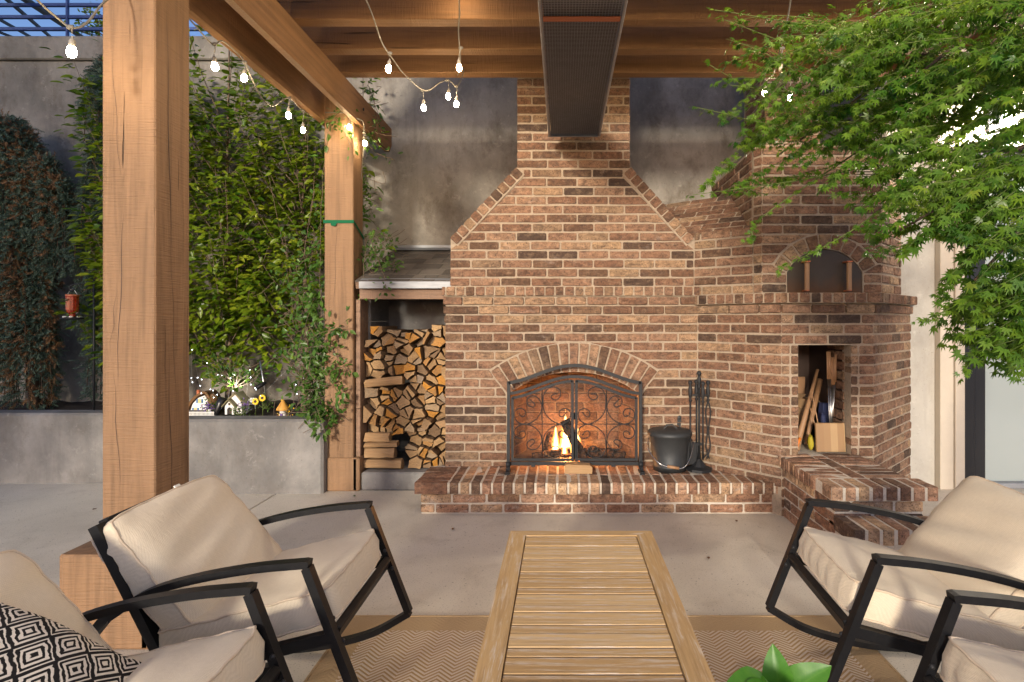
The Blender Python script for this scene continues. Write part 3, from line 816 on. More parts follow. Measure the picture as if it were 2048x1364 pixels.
# upper storey with the oven mouth
DXL, DXR, DZ0, DZ1, DZS = 1.619 - 1.436, 2.164 - 1.436, OZ1 + .006, 1.868, 1.70
dcx = (DXL + DXR) / 2; dh = (DXR - DXL) / 2; sag = DZ1 - DZS; DR = (dh * dh + sag * sag) / (2 * sag); dcz = DZ1 - DR; dsp = math.asin(dh / DR)
for i in range(4):
    fr = Frame(upp[i], upp[i + 1]); wdt = fr.w
    top = 2.02 if i == 0 else 2.62
    if i == 2:
        aa = [(dcx + DR * math.sin(a), dcz + DR * math.cos(a)) for a in [-dsp + 2 * dsp * q / 12 for q in range(13)]]
        wall_prism(fr, [(0, OZ1 - .02), (DXL, OZ1 - .02)] + aa + [(DXR, OZ1 - .02), (wdt, OZ1 - .02), (wdt, top), (0, top)], .0065, .1)
    else: wall_prism(fr, [(0, OZ1 - .02), (wdt, OZ1 - .02), (wdt, top), (0, top)], .0065, .1)
    k = 0; z0 = OZ1 + .003
    while z0 < top - .02:
        z1 = z0 + CHT; ph = .12 * (k % 2) + (.06, .3, .16, .05)[i] + rng.uniform(-.008, .008)
        if i == 2:
            RW = DR + .115
            def hf(z):
                tz = z - dcz
                if tz >= RW: return 0
                if tz >= RW * math.cos(dsp): return math.sqrt(RW * RW - tz * tz)
                return max(dh, tz * math.tan(dsp)) if tz > DR * math.cos(dsp) else dh
            hb, ht = hf(z0 + .004), hf(z1 - .006)
            if hb < .13: ms.course(fr, z0, z1, .003, wdt - .003, ph)
            else:
                ms.course(fr, z0, z1, .003, dcx - hb - .008, ph, rt=dcx - max(ht, .03) - .008); ms.course(fr, z0, z1, dcx + hb + .008, wdt - .003, ph, lt=dcx + max(ht, .03) + .008)
        else: ms.course(fr, z0, z1, .003, wdt - .003, ph, see=1.0 if z0 < 2.2 else .3)
        z0 = z1; k += 1
    if i == 2:
        for q in range(9):
            a0, a1 = -dsp + 2 * dsp * q / 9, -dsp + 2 * dsp * (q + 1) / 9; am = (a0 + a1) / 2
            fa = Frame((0, 0), (1, 0)); fa.ex = fr.ex * math.cos(am) - ZV * math.sin(am); fa.ez = fr.ex * math.sin(am) + ZV * math.cos(am); fa.o = fr.p(dcx + DR * math.sin(am), dcz + DR * math.cos(am), -.003)
            h0, h1 = DR * math.tan((a1 - a0) / 2) - .006, (DR + .105) * math.tan((a1 - a0) / 2) - .006
            ms.brick(fa, [(-h0, .004), (h0, .004), (h1, .103), (-h1, .103)], .1, 1.3)
# oven door
door = empty('oven_door'); door.parent = t
fr = Frame(upp[2], upp[3])
mb = MB(); mb.prism([(DXL + .004, DZ0)] + [(dcx + (DR - .006) * math.sin(a), dcz + (DR - .006) * math.cos(a)) for a in [-dsp + 2 * dsp * q / 20 for q in range(21)]][::-1][::-1] + [(DXR - .004, DZ0)], fr.o - t.location, fr.ex, fr.ez, fr.en, .012, .024)
mb.build('door_plate', M['oven_steel'], door)
for hx in (dcx - .15, dcx + .15):
    part('handle', 'handle_wood', t, lambda m: m.obox(fr.p(hx, 1.665, -.045), Vector((.030, 0, 0)), Vector((0, .026, 0)), Vector((0, 0, .20)), .004)).parent = door
    part('handle_bracket', 'pot_red', t, lambda m: m.box(fr.p(hx - .02, 1.768, -.06), fr.p(hx + .02, 1.776, .014)).box(fr.p(hx - .012, 1.562, -.06), fr.p(hx + .012, 1.57, .014))).parent = door
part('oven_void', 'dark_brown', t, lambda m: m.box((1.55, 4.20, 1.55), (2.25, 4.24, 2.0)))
# sloping brick shoulder between fireplace and oven
sa, sb = Vector((1.028, UD, 1.985)), Vector((1.41, 4.205, 1.985)); se = (sb - sa).normalized(); sh = Vector((-se.y, se.x, 0))
sv = (sh * .46 + ZV * .40); SL = sv.length; sv.normalize(); o0 = sa - se * .55; NC = round(SL / CHT)
fr = Frame((0, 0), (1, 0)); fr.o = o0; fr.ex = se; fr.ez = sv; fr.en = se.cross(sv) * -1
if fr.en.z > 0: fr.en = -fr.en
SWID = .55 + (sb - sa).length
mbm = MB(); mbm.prism([(0, 0), (SWID, 0), (SWID, NC * CHT), (0, NC * CHT)], fr.o - t.location, fr.ex, fr.ez, fr.en, .007, .3); mbm.build('shoulder_bed', M['mortar'], t)
for k in range(NC): ms.course(fr, k * CHT, (k + 1) * CHT, .003, SWID - .003, .12 * (k % 2) + .07, depth=.05)
# roof of the oven block and its own flue
part('block_cap', 'mortar', t, lambda m: m.add([(1.40, 4.2, 2.60), (1.436, 4.15, 2.60), (2.30, 4.15, 2.60), (2.62, 4.47, 2.60), (2.62, 5.5, 2.60), (1.42, 5.5, 2.60)], [(0, 1, 2, 3, 4, 5)]))
fr = Frame((1.40, 5.4), (1.397, 4.215)); wall_prism(fr, [(0, 1.9), (fr.w, 1.9), (fr.w, 2.62), (0, 2.62)], .0065, .1)
for k in range(9): ms.course(fr, 1.97 + k * CHT, 1.97 + (k + 1) * CHT, .002, fr.w - .05, .12 * (k % 2), see=.3, depth=.04)
SX0, SX1, SD = 1.66, 2.12, 4.72
wall_prism(Frame((SX0, SD), (SX1, SD)), [(.004, 2.55), (SX1 - SX0 - .004, 2.55), (SX1 - SX0 - .004, 4.1), (.004, 4.1)], .0065, .55)
for a_, b_ in (((SX0, SD), (SX1, SD)), ((SX0, SD + .5), (SX0, SD))):
    fr = Frame(a_, b_); z0 = 2.6; k = 0
    while z0 < 3.9: ms.course(fr, z0, z0 + CHT, .002, fr.w - .002 if a_[1] == SD else fr.w - .095, .12 * (k % 2) + .05, see=.35, depth=.03 if a_[1] != SD else .09); z0 += CHT; k += 1
part('vent', 'cream_board', t, lambda m: [m.box((2.10, 4.115, 2.37), (2.24, 4.139, 2.38))] + [m.obox(Vector((2.17, 4.125, 2.39 + .018 * q)), Vector((.13, 0, 0)), Vector((0, .02, 0)), Vector((0, .004, .010))) for q in range(6)])
ms.flush()

# ---- stepped brick bench in front of the oven
t = empty('brick_bench', (1.78, 3.2, 0), 'stepped brick bench with pale mortar below the storage niche', 'bench')
ms = Masonry(t, 'brick_hearth')
BX0, BX1 = 1.525, 2.03
mb = MB(); L_ = t.location
mb.box(Vector((BX0 + .006, 3.236, 0)) - L_, Vector((BX1 - .006, OD + .02, .40)) - L_).box(Vector((BX0 - .02, 3.215, .345)) - L_, Vector((BX1 + .02, OD + .03, .4165)) - L_)
mb.box(Vector((BX0 + .006, 2.99, 0)) - L_, Vector((BX1 - .006, 3.3, .255)) - L_).box(Vector((BX0 - .015, 2.975, .19)) - L_, Vector((BX1 + .015, 3.2, .2665)) - L_)
mb.build('mortar_bed', M['mortar_light'], t)
fsd = Frame((BX0, OD), (BX0, 3.23)); ffr = Frame((BX0, 3.23), (BX1, 3.23)); fs2 = Frame((BX0, 3.23), (BX0, 2.985)); ff2 = Frame((BX0, 2.985), (BX1, 2.985))
for k in range(5):
    z0 = .34 - (k + 1) * .0685; z1 = z0 + .0685
    ms.course(fsd, z0, z1, .002, fsd.w - (.095 if z0 > .2 else 0), .12 * (k % 2), mat=None); ms.course(ffr, z0, z1, .002, ffr.w, .1 + .12 * (k % 2))
    if z1 < .2: ms.course(fs2, z0, z1, .002, fs2.w - .095, .12 * (k % 2) + .06); ms.course(ff2, z0, z1, .002, ff2.w, .05 + .12 * (k % 2))
x = BX0 + .0 - .028
while x < BX1 + .02:       # front rows
    flat_brick(ms, x + .008, x + .0765 - .008, 3.208, 3.40, .346, .42 + rng.uniform(-.002, .002)); flat_brick(ms, x + .008, x + .0765 - .008, 2.968, 3.20, .192, .27 + rng.uniform(-.002, .002)); x += .0765
y = 3.41; k = 0
while y < OD - .0:
    z = .42 + rng.uniform(-.002, .002)
    flat_brick(ms, BX0 - .028, BX0 + .185, y + .008, y + .0685, .346, z); flat_brick(ms, BX0 + .285, BX1 + .026, y + .008, y + .0685, .346, z); y += .0765
y = 3.42
while y < OD - .06: flat_brick(ms, BX0 + .197, BX0 + .273, y, min(y + .225, OD), .346, .421); y += .237
ms.flush()
# ------------------------------------------------------------------ pergola
PG = 'timbers of the pergola'
HJ, BZ = 3.172, 2.93
def post(label, x0, x1, y0, y1, ztop, bx0, bx1, by0, by1, bz, checks):
    t = empty('pergola_post', ((x0 + x1) / 2, (y0 + y1) / 2, 0), label, 'post', 'pergola posts')
    part('shaft', 'post_wood', t, lambda m: m.box((x0, y0, .004), (x1, y1, ztop), .006))
    part('base_block', 'post_wood', t, lambda m: m.box((bx0, by0, 0), (bx1, y0 - .002, bz), .008))
    part('base_block', 'post_wood', t, lambda m: m.box((x1 + .002, by0, .001), (bx1 + .02, by1, bz - .002), .008))
    part('base_block', 'post_wood', t, lambda m: m.box((bx0 - .02, by0 + .01, .002), (x0 - .002, by1, bz - .003), .008))
    for fx, face, z0, z1, wd_ in checks:          # drying cracks: narrow dark wedges let into the timber
        def ck(m):
            n = 14; pts = [(fx + .0035 * math.sin(z0 * 7 + q * .9) * (1 if q % 3 else 1.6) + (.03 if (z0 * 10) % 2 < 1 else -.035) * q / n, z0 + (z1 - z0) * q / n) for q in range(n + 1)]
            for q in range(n):
                w0 = .6 * wd_ * math.sin(math.pi * (q + .15) / (n + .3)); w1 = .6 * wd_ * math.sin(math.pi * (q + 1.15) / (n + .3))
                (a, za), (b, zb) = pts[q], pts[q + 1]
                if face == 'f': vs = [(a - w0, y0 - .0012, za), (a + w0, y0 - .0012, za), (b + w1, y0 - .0012, zb), (b - w1, y0 - .0012, zb)]
                else: vs = [(x1 + .0012, a - w0, za), (x1 + .0012, a + w0, za), (x1 + .0012, b + w1, zb), (x1 + .0012, b - w1, zb)]
                m.add(vs, [(0, 1, 2, 3)])
        part('crack', 'dark_brown', t, ck)
    return t
NP0, NP1 = -1.965, -1.737
post('thick tan wooden post standing behind the rocking chairs', NP0, NP1, 2.452, 2.68, 3.6, -2.06, -1.70, 2.36, 2.74, .39,
     [(-1.885, 'f', 1.95, 2.5, .0014), (-1.90, 'f', 1.05, 1.85, .0022), (-1.88, 'f', .55, 1.15, .0016), (-1.93, 'f', 1.2, 1.5, .001), (2.555, 's', 1.5, 2.75, .0035), (2.585, 's', .9, 1.7, .002), (2.565, 's', .35, 1.3, .0032)])
post('wooden post beside the firewood stack with green tape round it', -1.893, -1.663, 4.57, 4.79, 3.16, -1.868, -1.625, 4.548, 4.80, .265,
     [(-1.82, 'f', 1.4, 2.2, .002), (-1.80, 'f', .4, 1.5, .003), (4.68, 's', 1.2, 2.2, .002)])
tp = empty('plastic_tape', (-1.78, 4.57, 2.13), 'green plastic tape tied round the post by the firewood', 'tape')
part('band', 'green_tape', tp, lambda m: m.box((-1.899, 4.563, 2.125), (-1.657, 4.568, 2.150)).add([(-1.656, 4.563, 2.150), (-1.656, 4.563, 2.125), (-1.655, 4.80, 2.02), (-1.655, 4.80, 2.045)], [(0, 1, 2, 3)]))
part('tail', 'green_tape', tp, lambda m: m.add([(-1.84, 4.561, 2.126), (-1.79, 4.561, 2.126), (-1.80, 4.556, 2.10), (-1.835, 4.556, 2.105)], [(0, 1, 2, 3)]))
def beam(label, x0, x1, y0, y1):
    t = empty('pergola_beam', ((x0 + x1) / 2, y0, BZ), label, 'beam', PG)
    part('plank', 'beam_wood', t, lambda m: m.prism([(y0, BZ), (y1 - .07, BZ), (y1, BZ + .08), (y1, HJ - .004), (y0, HJ - .004)], (x0, 0, 0), (0, 1, 0), (0, 0, 1), (1, 0, 0), 0, x1 - x0))
    part('bolt', 'iron', t, lambda m: m.ball((x1 + .002, 4.68, BZ + .14), .014, 8, 6, (.5, 1, 1)))
beam('left of the two parallel beams resting on the posts', -1.942, -1.888, 1.2, 5.40)
beam('right of the two parallel beams, under the joist ends', -1.664, -1.622, 1.2, 5.46)
for y, lab in ((3.47, 'nearest joist across the top of the patio'), (3.852, 'middle one of the three joists overhead'), (4.22, 'farthest joist, just in front of the chimney')):
    t = empty('pergola_joist', (1.0, y, HJ), 'brown wooden ' + lab, 'joist', 'joists of the pergola')
    part('timber', 'joist_wood', t, lambda m: m.box((-2.05, y, HJ), (4.6, y + .094, HJ + .235), .005))

t = empty('pergola_joist', (1.0, 3.09, HJ), 'brown wooden joist just beyond the upper edge of the picture', 'joist', 'joists of the pergola')
part('timber', 'joist_wood', t, lambda m: m.box((-2.05, 3.09, HJ), (4.6, 3.184, HJ + .235), .005))
t = empty('added_roof', (1.2, 4.4, 3.43), 'added sloping plank roof above the joists, shading the upper wall', 'roof')  # unseen roof, added to keep the low sun off the upper wall
RS, RE = Vector((0, 4.42, 3.42)), Vector((0, 2.05, 4.62)); rd = (RE - RS) / 12
for q in range(12):
    a = RS + rd * q; part('plank', 'joist_wood', t, lambda m: m.obox(Vector((1.28, 0, 0)) + a + rd / 2, Vector((6.66, 0, 0)), rd * .985, Vector((0, rd.z, -rd.y)).normalized() * .022))
# ------------------------------------------------------------------ patio heater
hz, hx0, hx1, hy0, hy1 = 2.736, -.106, .281, 2.42, 4.31
t = empty('patio_heater', (.083, 3.0, hz), 'long black mesh-fronted patio heater hanging below the joists', 'heater')
part('housing', 'black_plastic', t, lambda m: m.prism([(hx0 + .02, hz + .012), (hx1 - .02, hz + .012), (hx1 - .09, hz + .20), (hx0 + .09, hz + .20)], (0, hy0, 0), (1, 0, 0), (0, 0, 1), (0, 1, 0), 0.01, hy1 - hy0 - .01))
for a_, b_ in ((hx0, hx0 + .014), (hx1 - .014, hx1)): part('edge_trim', 'steel_dark' if 'steel_dark' in M else 'galvanised', t, lambda m: m.box((a_, hy0, hz - .01), (b_, hy1, hz + .035), .002))
part('end_trim', 'galvanised', t, lambda m: m.box((hx0 + .015, hy1 - .012, hz - .009), (hx1 - .015, hy1 - .001, hz + .033), .002))
def wires(m):
    n = int((hx1 - hx0 - .03) / .0135)
    for i in range(n + 1):
        x = hx0 + .016 + i * .0135; m.box((x - .0009, hy0, hz + .001), (x + .0009, hy1 - .013, hz + .003))
    n = int((hy1 - hy0) / .0135)
    for i in range(n):
        y = hy0 + i * .0135; m.box((hx0 + .015, y - .0009, hz + .0032), (hx1 - .015, y + .0009, hz + .005))
tag(part('mesh_grille', 'galvanised', t, wires), kind='stuff')
part('divider', 'pot_red', t, lambda m: m.box((hx0 + .016, 2.61, hz - .006), (hx1 - .016, 2.65, hz + .0005), .002))
for y in (3.52, 4.26):
    for x in (hx0 + .12, hx1 - .12): part('hanger', 'iron', t, lambda m: m.tube([(x, y, hz + .19), (x, y, HJ + .05)], .006, 6))

# ------------------------------------------------------------------ string lights
BULB_ME = {}
def bulb_parts(lit):
    if lit not in BULB_ME:
        gl = MB().lathe([(.0001, -.062), (.010, -.060), (.018, -.052), (.0222, -.036), (.018, -.016), (.011, 0)], n=9)
        so = MB().lathe([(.0125, -.012), (.0145, -.008), (.0150, .022), (.011, .032), (.005, .036), (.0045, .05)], n=10)
        BULB_ME[lit] = (gl.mesh('bulb_glass', M['bulb_glow'] if lit else M['bulb_off']), so.mesh('socket', M['socket']))
    return BULB_ME[lit]
def string_light(label, wire, bulbs, unlit=()):
    """wire: list of points; bulbs: indexes of (point, drop)"""
    t = empty('string_lights', wire[0], label, 'string lights', 'string lights')
    L = t.location
    mb = MB(); mb.tube([p_ - L for p_ in spline(wire, 7)], .0042, 6); mb.build('cable', M['cable'], t)
    for i, (p_, drop) in enumerate(bulbs):
        gme, sme = bulb_parts(i not in unlit)
        top = Vector(p_) + Vector((0, 0, .062 + .03))
        so = link('socket', sme, t); so.scale = (.76, .76, .76); so.location = Vector(p_) + Vector((0, 0, .03)) - L; so.rotation_euler = (rng.uniform(-.12, .12), rng.uniform(-.12, .12), 0)
        gl = link('bulb', gme, so)
        mb = MB(); up = Vector(p_) + Vector((rng.uniform(-.012, .012), 0, drop)); mb.tube([top - L - Vector((0, 0, .015)), (top + up) / 2 - L + Vector((.004, 0, 0)), up - L], .003, 5)
        mb.ball(up - L, .0105, 8, 6, (1.5, .8, 1)); mb.build('drop_wire', M['cable'], t)
def B(x, y, d): return P(x, y, d) + Vector((0, 0, 0))
b1 = [P(144, 107, 2.2), P(429, 135, 3.0), P(489, 158, 3.3), P(577, 232, 3.9), P(606, 262, 4.3)]
string_light('string of bulbs hanging below the parallel beams beside the hedge',
    [P(-60, -160, 1.8), P(60, -15, 2.05), P(120, 40, 2.18), P(146, 56, 2.2), P(175, 44, 2.25), P(230, -10, 2.38), P(330, -15, 2.7), P(385, 45, 2.85), P(425, 88, 3.0), P(445, 82, 3.1), P(478, 110, 3.28), P(489, 125, 3.3), P(520, 190, 3.5), P(545, 212, 3.7), P(577, 196, 3.9), P(606, 222, 4.3), P(640, 235, 4.5)],
    [(b1[0], .10), (b1[1], .122), (b1[2], .097), (b1[3], .122), (b1[4], .15)])
b2 = [P(778, 140, 3.37), P(847, 217, 4.0), P(897, 194, 4.1), P(913, 210, 4.1)]
string_light('string of bulbs swagged in front of the stained wall',
    [P(600, -260, 2.6), P(728, -10, 3.0), P(762, 80, 3.3), P(778, 107, 3.37), P(810, 150, 3.7), P(850, 181, 4.0), P(880, 165, 4.1), P(897, 160, 4.12), P(914, 172, 4.15), P(925, 150, 4.2), P(930, 120, 4.25)],
    [(b2[0], .098), (b2[1], .125), (b2[2], .121), (b2[3], .135)])
b3 = [P(918, 137, 3.6), P(914, -12, 3.3)]
string_light('string of bulbs hanging straight down left of the heater',
    [P(905, -260, 2.6), P(914, -60, 3.1), P(919, 20, 3.4), P(917, 60, 3.5), P(919, 92, 3.6), P(921, 130, 3.9), P(918, 145, 4.1), P(915, 150, 4.2)], [(b3[0], .13), (b3[1], .14)])
b4 = [P(1562, 138, 3.3), P(1530, 186, 3.8), P(1580, 197, 4.0), P(1660, 142, 3.6), P(1850, -20, 2.9)]
string_light('string of bulbs half hidden in the maple leaves',
    [P(1600, -200, 2.6), P(1582, -5, 3.0), P(1562, 90, 3.3), P(1548, 145, 3.6), P(1532, 160, 3.8), P(1545, 156, 3.9), P(1580, 160, 4.0), P(1620, 140, 3.8), P(1660, 100, 3.6), P(1740, 40, 3.2), P(1850, -70, 2.9)],
    [(b4[0], .12), (b4[1], .13), (b4[2], .13), (b4[3], .13), (b4[4], .13)], unlit=(0,))
b5 = [P(699, 256, 4.50), P(729, 288, 4.62)]
string_light('two bulbs tucked against the post by the firewood',
    [P(650, 225, 4.5), P(690, 226, 4.5), P(712, 236, 4.52), P(728, 250, 4.6), P(725, 320, 4.72), P(722, 360, 4.75)], [(b5[0], .08), (b5[1], .09)])
# unseen strands added overhead so that more light reaches the floor
for k, (x, lab) in enumerate(((-.85, 'above the left rocking chairs'), (-.25, 'over the coffee table, left strand'), (.55, 'over the coffee table, right strand'), (1.3, 'over the seats by the maple'), (-.55, 'between the left chairs and the table'), (.95, 'between the table and the right chairs'))):
    pts = [Vector((x, 2.45 - .55 * q, 2.98 - .10 * math.sin(q * 1.3 + k))) for q in range(6)]
    string_light('added string of bulbs overhead ' + lab, [p_ + Vector((0, 0, .14)) for p_ in pts], [(p_, .13) for p_ in pts[0:]])

# ------------------------------------------------------------------ railing and slats above the wall
t = empty('metal_railing', P(60, 60, 5.75), 'blue metal railing along the top of the concrete wall', 'railing')
for y in (12, 36, 60): part('rail', 'blue_metal', t, lambda m: m.box((-7, 5.73, P(0, y + 2, 5.75).z), (-2.2, 5.76, P(0, y - 2, 5.75).z + .012), .003))
for x in (135, -180, 420): part('baluster', 'blue_metal', t, lambda m: m.box(P(x - 4, 72, 5.72), P(x + 4, -60, 5.745)))
for k, (xa, xb) in enumerate(((-260, -40), (-170, 40), (-70, 72), (15, 108), (52, 172))):
    t = empty('roof_slat', P(xa, 0, 6.0), 'dark roof slat beyond the railing, %s from the concrete corner' % ('first', 'second', 'third', 'fourth', 'fifth and thickest')[k], 'slat', 'dark slats beyond the railing')
    a, b = P(xa, 0, 6.0), P(xb, 80, 8.5); d_ = b - a; part('slat_board', 'dark_slat', t, lambda m: m.bar(a - d_ * .3, b + d_ * .3, .032 if k < 4 else .08, .03))
# ------------------------------------------------------------------ house end on the right
t = empty('house_wall', (3.0, 4.6, 0), 'pale house wall with cream trim beside the pizza oven', 'wall')
part('concrete_pier', 'concrete_pale', t, lambda m: m.box((2.62, 4.66, 0), (3.02, 4.95, 4.1), .006))
part('trim_board', 'cream_board', t, lambda m: m.box((3.022, 4.598, 0), (3.13, 4.9, 2.75), .004)); part('trim_board', 'cream_board', t, lambda m: m.box((3.132, 4.58, 0), (3.208, 4.9, 2.75), .004))
part('stucco', 'white_stucco', t, lambda m: m.box((3.022, 4.62, 2.752), (7.5, 4.9, 4.6)).box((4.72, 4.62, 0), (7.5, 4.9, 2.75)))
part('soffit', 'white_stucco', t, lambda m: m.box((3.0, 2.0, 4.1), (7.5, 4.62, 4.2)))
part('gutter', 'white_paint', t, lambda m: m.tube([(3.0, 2.0, 4.05), (3.0, 4.62, 4.05)], .06, 10))
t = empty('glass_door', (3.9, 4.68, 0), 'black-framed glass door at the edge of the patio', 'door')
part('frame', 'black_plastic', t, lambda m: m.box((3.21, 4.60, 0), (3.30, 4.8, 2.7), .004)); part('frame', 'black_plastic', t, lambda m: m.box((3.302, 4.62, .04), (3.40, 4.78, 2.7), .004)); part('frame', 'black_plastic', t, lambda m: m.box((4.62, 4.62, .001), (4.718, 4.8, 2.7), .004))
part('frame', 'black_plastic', t, lambda m: m.box((3.402, 4.625, 2.58), (4.618, 4.78, 2.7), .004)); part('threshold', 'galvanised', t, lambda m: m.box((3.402, 4.62, .0), (4.618, 4.8, .045), .004))
part('seal', 'galvanised', t, lambda m: m.box((3.402, 4.66, .046), (3.415, 4.7, 2.578)))
part('pane', 'door_glass', t, lambda m: m.box((3.416, 4.68, .046), (4.617, 4.70, 2.578)))
# added lantern, hidden by the maple leaves, that whitens the house end
t = empty('added_lantern', (3.45, 4.50, 2.95), 'added lit lantern on the pale house end behind the maple', 'lantern')
part('bracket', 'black_plastic', t, lambda m: m.box((3.40, 4.585, 2.86), (3.50, 4.618, 3.08), .004).bar((3.45, 4.6, 3.05), (3.45, 4.47, 3.05), .02, .02))
part('cap', 'black_plastic', t, lambda m: m.lathe([(.01, .03), (.085, 0), (.085, -.01), (.01, -.012)], (3.45, 4.47, 3.03), 8, smooth=False))
part('cage', 'black_plastic', t, lambda m: [m.bar((3.45 + a * .05, 4.47 + b * .05, 2.80), (3.45 + a * .06, 4.47 + b * .06, 3.02), .008, .008) for a in (-1, 1) for b in (-1, 1)] and m.box((3.395, 4.415, 2.79), (3.505, 4.525, 2.80)))
part('glowing_bulb', 'added_lantern_glow', t, lambda m: m.ball((3.45, 4.47, 2.90), .038, 12, 8, (1, 1, 1.5)))

# ------------------------------------------------------------------ wood store
t = empty('wood_store', (-1.25, 4.6, 0), 'shingled lean-to sheltering the firewood beside the chimney', 'lean-to')
part('plinth', 'concrete_planter', t, lambda m: m.box((-1.60, 4.565, 0), (-.86, WD, .145), .012))
part('back_panel', 'concrete_planter', t, lambda m: m.box((-1.62, 5.30, .146), (-.80, 5.33, 1.9)))
for k in range(8): part('side_block', 'concrete_planter', t, lambda m: m.box((-1.645, 4.80, .146 + k * .2), (-1.60, 5.298, .146 + k * .2 + .197), .006))
part('fascia', 'fascia_wood', t, lambda m: m.box((-1.62, 4.585, 1.522), (-.905, 4.625, 1.604), .003))
RA, RB = Vector((0, 4.55, 1.655)), Vector((0, WD - .01, 2.035)); RD = (RB - RA); RN = Vector((0, -RD.z, RD.y)).normalized()
part('roof_deck', 'fascia_wood', t, lambda m: m.add([(-1.64, *RA.yz), (-.86, *RA.yz), (-.86, *RB.yz), (-1.64, *RB.yz)] + [(-1.64, RA.y + .02, RA.z - .05), (-.86, RA.y + .02, RA.z - .05), (-.86, RB.y, RB.z - .05), (-1.64, RB.y, RB.z - .05)], [(0, 1, 2, 3), (0, 4, 5, 1), (4, 7, 6, 5), (0, 3, 7, 4), (1, 5, 6, 2)]))
nr = 6; rl = RD.length / nr
for k in range(nr):
    x = -1.64 - (.05 if k % 2 else .13); 
    while x < -.86:
        w_ = rng.choice((.10, .16, .2, .13)); x1 = min(x + w_, -.862); x0 = max(x, -1.64)
        if x1 - x0 > .015:
            a = RA + RD.normalized() * (k * rl - .012) + RN * (.004 + rng.uniform(0, .003)); e = RD.normalized() * (rl + .03)
            part('shingle', 'shingle', t, lambda m: m.obox(Vector(((x0 + x1) / 2, a.y, a.z)) + e / 2 + RN * (.006 - .003), Vector((x1 - x0 - .003, 0, 0)), e - RN * .006, RN * .008))
        x += w_
part('drip_edge', 'flashing', t, lambda m: m.box((-1.605, 4.532, 1.606), (-.88, 4.538, 1.660)).add([(-1.605, 4.53, 1.662), (-.88, 4.53, 1.662), (-.88, 4.60, 1.69), (-1.605, 4.60, 1.69)], [(0, 1, 2, 3)]))
part('top_flashing', 'flashing', t, lambda m: m.box((-1.64, WD - .016, 2.02), (-.80, WD - .006, 2.085)).add([(-1.64, WD - .017, 2.062), (-.80, WD - .017, 2.062), (-.80, WD - .12, 2.025), (-1.64, WD - .12, 2.025)], [(0, 1, 2, 3)]))
part('side_plank', 'fascia_wood', t, lambda m: m.box((-1.655, 4.61, .146), (-1.622, 4.80, 1.52)))

# firewood: split logs packed end-on (cells of a jittered grid, some split again)
GW = 'split logs stacked in the wood store'
X0, X1, Z0, Z1 = -1.618, -.915, .150, 1.24
def clip(poly, nx, nz, c):
    out = []
    for i, a in enumerate(poly):
        b = poly[(i + 1) % len(poly)]; da = a[0] * nx + a[1] * nz - c; db = b[0] * nx + b[1] * nz - c
        if da <= 0: out.append(a)
        if da * db < 0: s_ = da / (da - db); out.append((a[0] + (b[0] - a[0]) * s_, a[1] + (b[1] - a[1]) * s_))
    return out
r2 = random.Random(21); sites = []
z = Z0 + .04; row = 0
while z < Z1 + .03:
    x = X0 + (.03 if row % 2 else .09)
    while x < X1 + .03: sites.append((x + r2.uniform(-.035, .035), z + r2.uniform(-.03, .03), row)); x += .108
    z += .083; row += 1
cells = []
for i, s_ in enumerate(sites):
    zt = Z1 + .03 * math.sin(s_[0] * 11) - (.0 if s_[0] > -1.53 else .12)
    poly = [(X0, Z0), (X1, Z0), (X1, zt + .05), (X0, zt + .05)]
    for j, q in enumerate(sites):
        if i != j and abs(q[0] - s_[0]) < .4 and abs(q[1] - s_[1]) < .4:
            nx, nz = q[0] - s_[0], q[1] - s_[1]; mx_, mz_ = (q[0] + s_[0]) / 2, (q[1] + s_[1]) / 2; poly = clip(poly, nx, nz, nx * mx_ + nz * mz_)
            if len(poly) < 3: break
    if len(poly) < 3: continue
    if s_[0] < -1.33 and s_[1] < .42: continue           # logs laid crosswise there
    if -1.6 < s_[0] < -1.30 and .80 < s_[1] < .90: continue
    if s_[1] > zt - .02 and r2.random() < .35: continue
    if r2.random() < .8:
        cx = sum(p_[0] for p_ in poly) / len(poly); cz = sum(p_[1] for p_ in poly) / len(poly); an = r2.uniform(0, math.pi)
        nx, nz = math.cos(an), math.sin(an); c_ = cx * nx + cz * nz + r2.uniform(-.012, .012)
        cells += [(s_[2], clip(poly, nx, nz, c_)), (s_[2], clip(poly, -nx, -nz, -c_))]
    else: cells.append((s_[2], poly))
def log_geo(poly, depth, r):
    """rough end face and split sides"""
    cx = sum(p_[0] for p_ in poly) / len(poly); cz = sum(p_[1] for p_ in poly) / len(poly); out = []
    for i, a in enumerate(poly):
        b = poly[(i + 1) % len(poly)]; L = math.hypot(b[0] - a[0], b[1] - a[1])
        if L < .008: continue
        k = .006 / max(.02, math.hypot(a[0] - cx, a[1] - cz)); out.append((a[0] + (cx - a[0]) * (k + r.uniform(.0, .06)), a[1] + (cz - a[1]) * (k + r.uniform(0, .06))))
        for q in ((.5,) if L < .07 else (.3, .68)):
            bx, bz = a[0] + (b[0] - a[0]) * q, a[1] + (b[1] - a[1]) * q; k = .007 / max(.02, math.hypot(bx - cx, bz - cz)); bul = r.uniform(-.05, .13)
            out.append((bx + (cx - bx) * (k + bul), bz + (cz - bz) * (k + bul)))
    return out, (cx, cz)
ORD = ('first second third fourth fifth sixth seventh eighth ninth tenth eleventh twelfth thirteenth fourteenth fifteenth sixteenth seventeenth eighteenth nineteenth twentieth').split()
cells = sorted([c_ for c_ in cells if len(c_[1]) > 2], key=lambda c_: (c_[0], sum(p_[0] for p_ in c_[1]) / len(c_[1]))); cnt = {}
